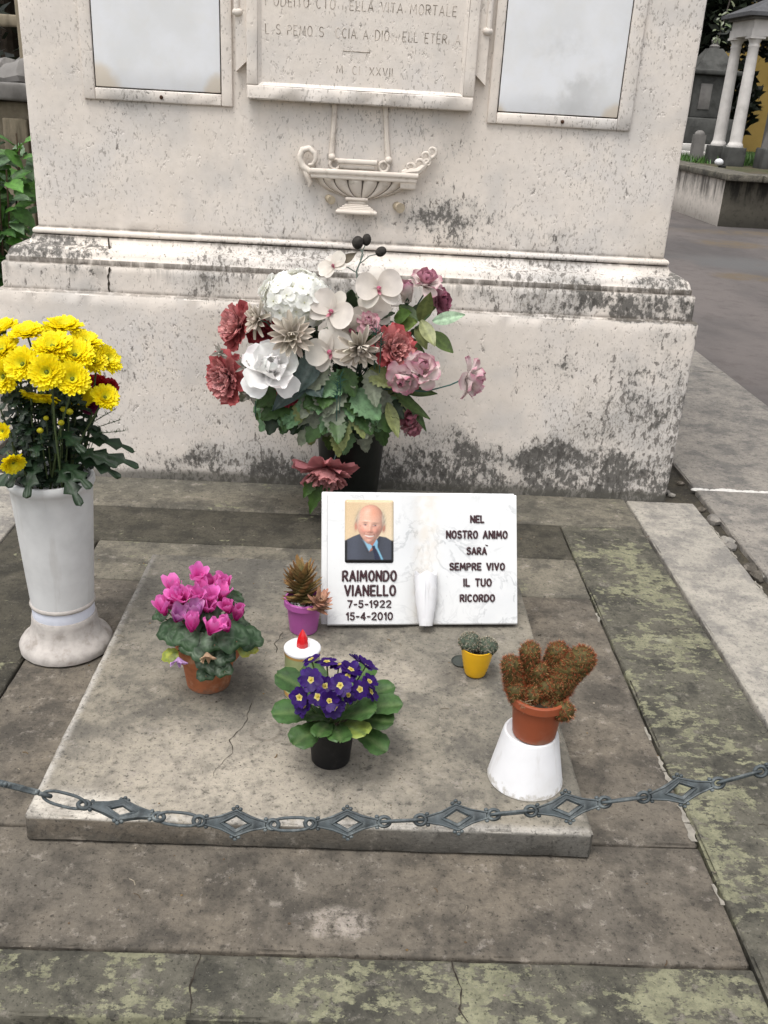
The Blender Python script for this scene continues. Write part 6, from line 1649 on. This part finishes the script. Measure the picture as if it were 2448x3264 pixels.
# trees ----------------------------------------------------------------------------------------
def tree(name, label, base, h, rad, n, col, trunk_r=.16, z0=.8, leaf=.10, group=None, cat='tree', lobes=9, flat=1.0):
    rt = random.Random(int(base[0] * 100 + base[1])); t = thing(name, label, cat, base, group)
    b = Vector(base); tr = MB(); tr.tube([b, b + Vector((.05, .03, h * .4)), b + Vector((-.05, .05, h * .8)), b + Vector((0, 0, h))], [trunk_r, trunk_r * .75, trunk_r * .4, trunk_r * .1], 9)
    cl = []
    for k in range(lobes):
        a = rt.uniform(0, 2 * pi); zz = rt.uniform(z0, h); q = rad * rt.uniform(.25, .75) * (1 - .35 * abs((zz - z0) / max(.1, h - z0) - .4))
        c = b + Vector((q * cos(a), q * sin(a), zz)); cl.append((c, rad * rt.uniform(.38, .62))); tr.tube([b + Vector((0, 0, max(.2, zz - rad * .6))), b + Vector((q * .5 * cos(a), q * .5 * sin(a), zz - rad * .2)), c], [trunk_r * .4, trunk_r * .25, trunk_r * .08], 6)
    tr.build('trunk', 'bark', t)
    mb = MB()
    for i in range(n):
        c, r = cl[i % lobes]; d = Vector((rt.gauss(0, 1), rt.gauss(0, 1), rt.gauss(0, .9))).normalized() * r * rt.uniform(.45, 1.05) ** .6
        p = c + d; s = leaf * rt.uniform(.6, 1.3); u = Vector((rt.uniform(-1, 1), rt.uniform(-1, 1), rt.uniform(-.6, .6))).normalized(); w = u.cross(Vector((rt.uniform(-1, 1), rt.uniform(-1, 1), rt.uniform(-1, 1)))).normalized()
        g = rt.uniform(.6, 1.5); mb.add([p - u * s, p + w * s * .45, p + u * s, p - w * s * .45], [(0, 1, 2, 3)], tuple(x * g for x in col))
    mb.build('crown', 'far_leaf', t, False)
    return t
DK = (.014, .020, .011)
tree('evergreen_tree', 'dark evergreen tree filling the gap between monument and column tomb', (6.6, 22.0, .5), 8.5, 2.3, 9000, DK, .22, .6, .16, 'dark evergreens behind the tombs')
tree('evergreen_tree', 'dark evergreen tree above the roof of the column tomb', (8.6, 21.0, .5), 8.5, 2.2, 4200, DK, .22, 3.4, .13, 'dark evergreens behind the tombs', lobes=8)
tree('evergreen_tree', 'far dark evergreen tree hidden mostly by the monument, right', (3.2, 24.0, 0), 8.0, 2.6, 3600, DK, .22, .8, .15, 'dark evergreens behind the tombs')
tree('evergreen_tree', 'dark evergreen tree behind the monument', (-.6, 19.0, 0), 7.5, 2.8, 3600, DK, .22, .8, .15, 'dark evergreens behind the tombs')
tree('evergreen_tree', 'dark evergreen tree at the upper left behind the stone cross', (-4.0, 11.5, 0), 6.5, 2.3, 5200, DK, .2, .6, .11, 'dark evergreens behind the tombs')
tree('evergreen_tree', 'dark evergreen tree far off to the left', (-8.5, 14.0, 0), 7.5, 2.8, 3200, DK, .2, .6, .14, 'dark evergreens behind the tombs')
tree('evergreen_tree', 'dark evergreen tree far off to the right', (13.2, 20.5, .5), 8, 2.6, 3200, DK, .2, 3.0, .14, 'dark evergreens behind the tombs')
tree('evergreen_tree', 'dark evergreen tree close behind the tall dark tomb', (6.7, 21.6, .5), 7.5, 1.0, 5000, DK, .2, .5, .15, 'dark evergreens behind the tombs', lobes=14)
# hanging glossy branch against the dark
gb = thing('glossy_branch', 'hanging branch of pale shining leaves in front of the dark trees', 'branch', (5.95, 17.5, 2.4))
mb = MB(); stem = [(5.85, 17.7, 3.6), (5.86, 17.6, 3.1), (5.78, 17.5, 2.75), (5.72, 17.45, 2.45)]
mb.tube(stem, [.02, .014, .009, .004], 6, (.06, .05, .04)); mb.build('twig', 'stem', gb)
for i in range(44):
    t = R.random(); k = min(2, int(t * 3)); p = Vector(stem[k]).lerp(Vector(stem[k + 1]), t * 3 - k) + Vector((R.uniform(-.12, .12), R.uniform(-.12, .12), R.uniform(-.1, .1)))
    rows, cols = blade(R.uniform(.07, .12), .04, 5, 3, curl=-.4, fold=.2, c0=(.10, .12, .06), c1=vary((.16, .19, .10), .3)); leaf_obj(gb, 'leaf', M['far_leaf'], rows, cols, aim(p, p + Vector((R.uniform(-1, 1), R.uniform(-1, 0), R.uniform(-1, .3))), (0, -.6, .8)))
def grass(name, label, x0, x1, y0, y1, z, n, h):
    mb = MB()
    for i in range(n):
        x, y = R.uniform(x0, x1), R.uniform(y0, y1); hh = h * R.uniform(.5, 1.3); a = R.uniform(0, pi); w = h * .10; l = Vector((R.uniform(-.5, .5), R.uniform(-.5, .5), 0)) * hh
        mb.add([(x - w * cos(a), y - w * sin(a), z), (x + w * cos(a), y + w * sin(a), z), (x + l.x, y + l.y, z + hh)], [(0, 1, 2)], vary((.075, .16, .035), .35))
    tag(mb.build(name, 'far_leaf', None, False), label, 'grass', kind='stuff')
grass('grass', 'bright green grass growing on the terrace behind the coping', 5.0, 9.5, 16.2, 21, ZT - .01, 9000, .13)

# left background: neighbouring tomb with a stone cross, climbing shrub
nb = thing('neighbour_tomb', 'brownish stone tomb wall at the left edge behind the monument', 'tomb', (-2.2, 4.75, 0))
M['brown_stone'] = wall_stain('brown_mossy_stone', (.24, .205, .15), (.075, .065, .045), .55, 1.2)
rbox((-2.9, 4.55, -.1), (-1.18, 5.4, 1.17), .012, .08, .003, .004, 1).build('wall', 'brown_stone', nb)
rbox((-2.95, 4.49, 1.172), (-1.13, 5.46, 1.245), .012, .08, .003, .005, 2).build('coping', 'mid_grey', nb)
for x in (-2.62, -2.28, -1.94, -1.60, -1.30):
    rbox((x - .055, 4.515, .05), (x + .055, 4.549, 1.10), .008, .1, .002, .002, x).build('pilaster', 'brown_stone', nb)
crs = thing('stone_cross', 'weathered stone cross on a rough rock base at the top left', 'cross', (-1.62, 4.85, 1.245))
for k, (x, y, r) in enumerate(((-1.64, 4.82, .10), (-1.56, 4.86, .08), (-1.74, 4.86, .09), (-1.66, 4.95, .10), (-1.48, 4.9, .07))):
    mb = MB().ball((x, y, 1.27), r, (1, 1, 1), 12, 8, (1.2, 1, .8))
    for i, v in enumerate(mb.v):
        d = mnoise.noise(Vector(v) * 14) * .03; mb.v[i] = (v[0] + d, v[1] - d, max(1.246, v[2] + d))
    mb.build('rock', 'mid_grey', crs, True, 35)
rbox((-1.655, 4.82, 1.30), (-1.605, 4.87, 1.62), .008, .05, .003, .003, 3).build('upright', 'brown_stone', crs)
rbox((-1.74, 4.823, 1.48), (-1.52, 4.868, 1.53), .008, .05, .003, .003, 4).build('arm', 'brown_stone', crs)
shr = thing('leafy_shrub', 'bright green broad-leaved shrub growing beside the monument at the left edge', 'shrub', (-1.48, 3.98, 0))
tips = []
for k in range(14):
    a = Vector((-1.50 + R.uniform(-.08, .05), 4.0 + R.uniform(-.1, .1), -.1)); b = Vector((-1.44 + R.uniform(-.28, .08), 3.95 + R.uniform(-.2, .15), R.uniform(.75, 1.14)))
    pts = [a, a.lerp(b, .5) + Vector((R.uniform(-.05, .05), 0, .05)), b]; MB().tube(pts, [.008, .006, .003], 6, (.085, .055, .035)).build('stem', 'stem', shr); tips.append(pts)
for i in range(420):
    pts = R.choice(tips); t = R.random() ** .6; p = pts[0].lerp(pts[1], t * 2) if t < .5 else pts[1].lerp(pts[2], t * 2 - 1)
    if p.z < .35: continue
    d = Vector((R.uniform(-1, 1), R.uniform(-1, .5), R.uniform(-.4, .7))).normalized(); L_ = R.uniform(.06, .11); q = p + d * .03
    c = R.choice([(.075, .19, .035), (.10, .25, .04), (.055, .14, .03), (.16, .26, .14)])
    rows, cols = blade(L_, L_ * .6, 10, 4, curl=-.7, fold=.2, serr=.07, c0=tuple(x * .8 for x in c), c1=vary(c, .2), cmid=tuple(x * 1.3 for x in c), seed=i); leaf_obj(shr, 'leaf', 'leaf', rows, cols, aim(q, q + d, (0, -.5, .9)))

# small litter on the slab and paving
mb = MB()
for i in range(230):
    x, y = R.uniform(-.75, .95), R.uniform(1.0, 3.0); on = -.565 < x < .455 and 1.305 < y < 2.34; z = (Z0 if on else 0) + .001
    k = R.random(); c = R.choice([(.10, .07, .045), (.06, .05, .04), (.30, .26, .2), (.22, .19, .15), (.18, .12, .06)])
    if k < .25:
        a = R.uniform(0, pi); l = R.uniform(.006, .02); mb.tube([(x, y, z), (x + l * .5 * cos(a), y + l * .5 * sin(a), z + .001), (x + l * cos(a + .3), y + l * sin(a + .3), z)], R.uniform(.0005, .0011), 4, c)
    else: mb.ball((x, y, z), R.uniform(.0008, .0024), c, 6, 4, (1.2, 1, .5))
tag(mb.build('litter', 'debris', None, True), 'crumbs, twigs and grit scattered over the stones', 'litter', kind='stuff')
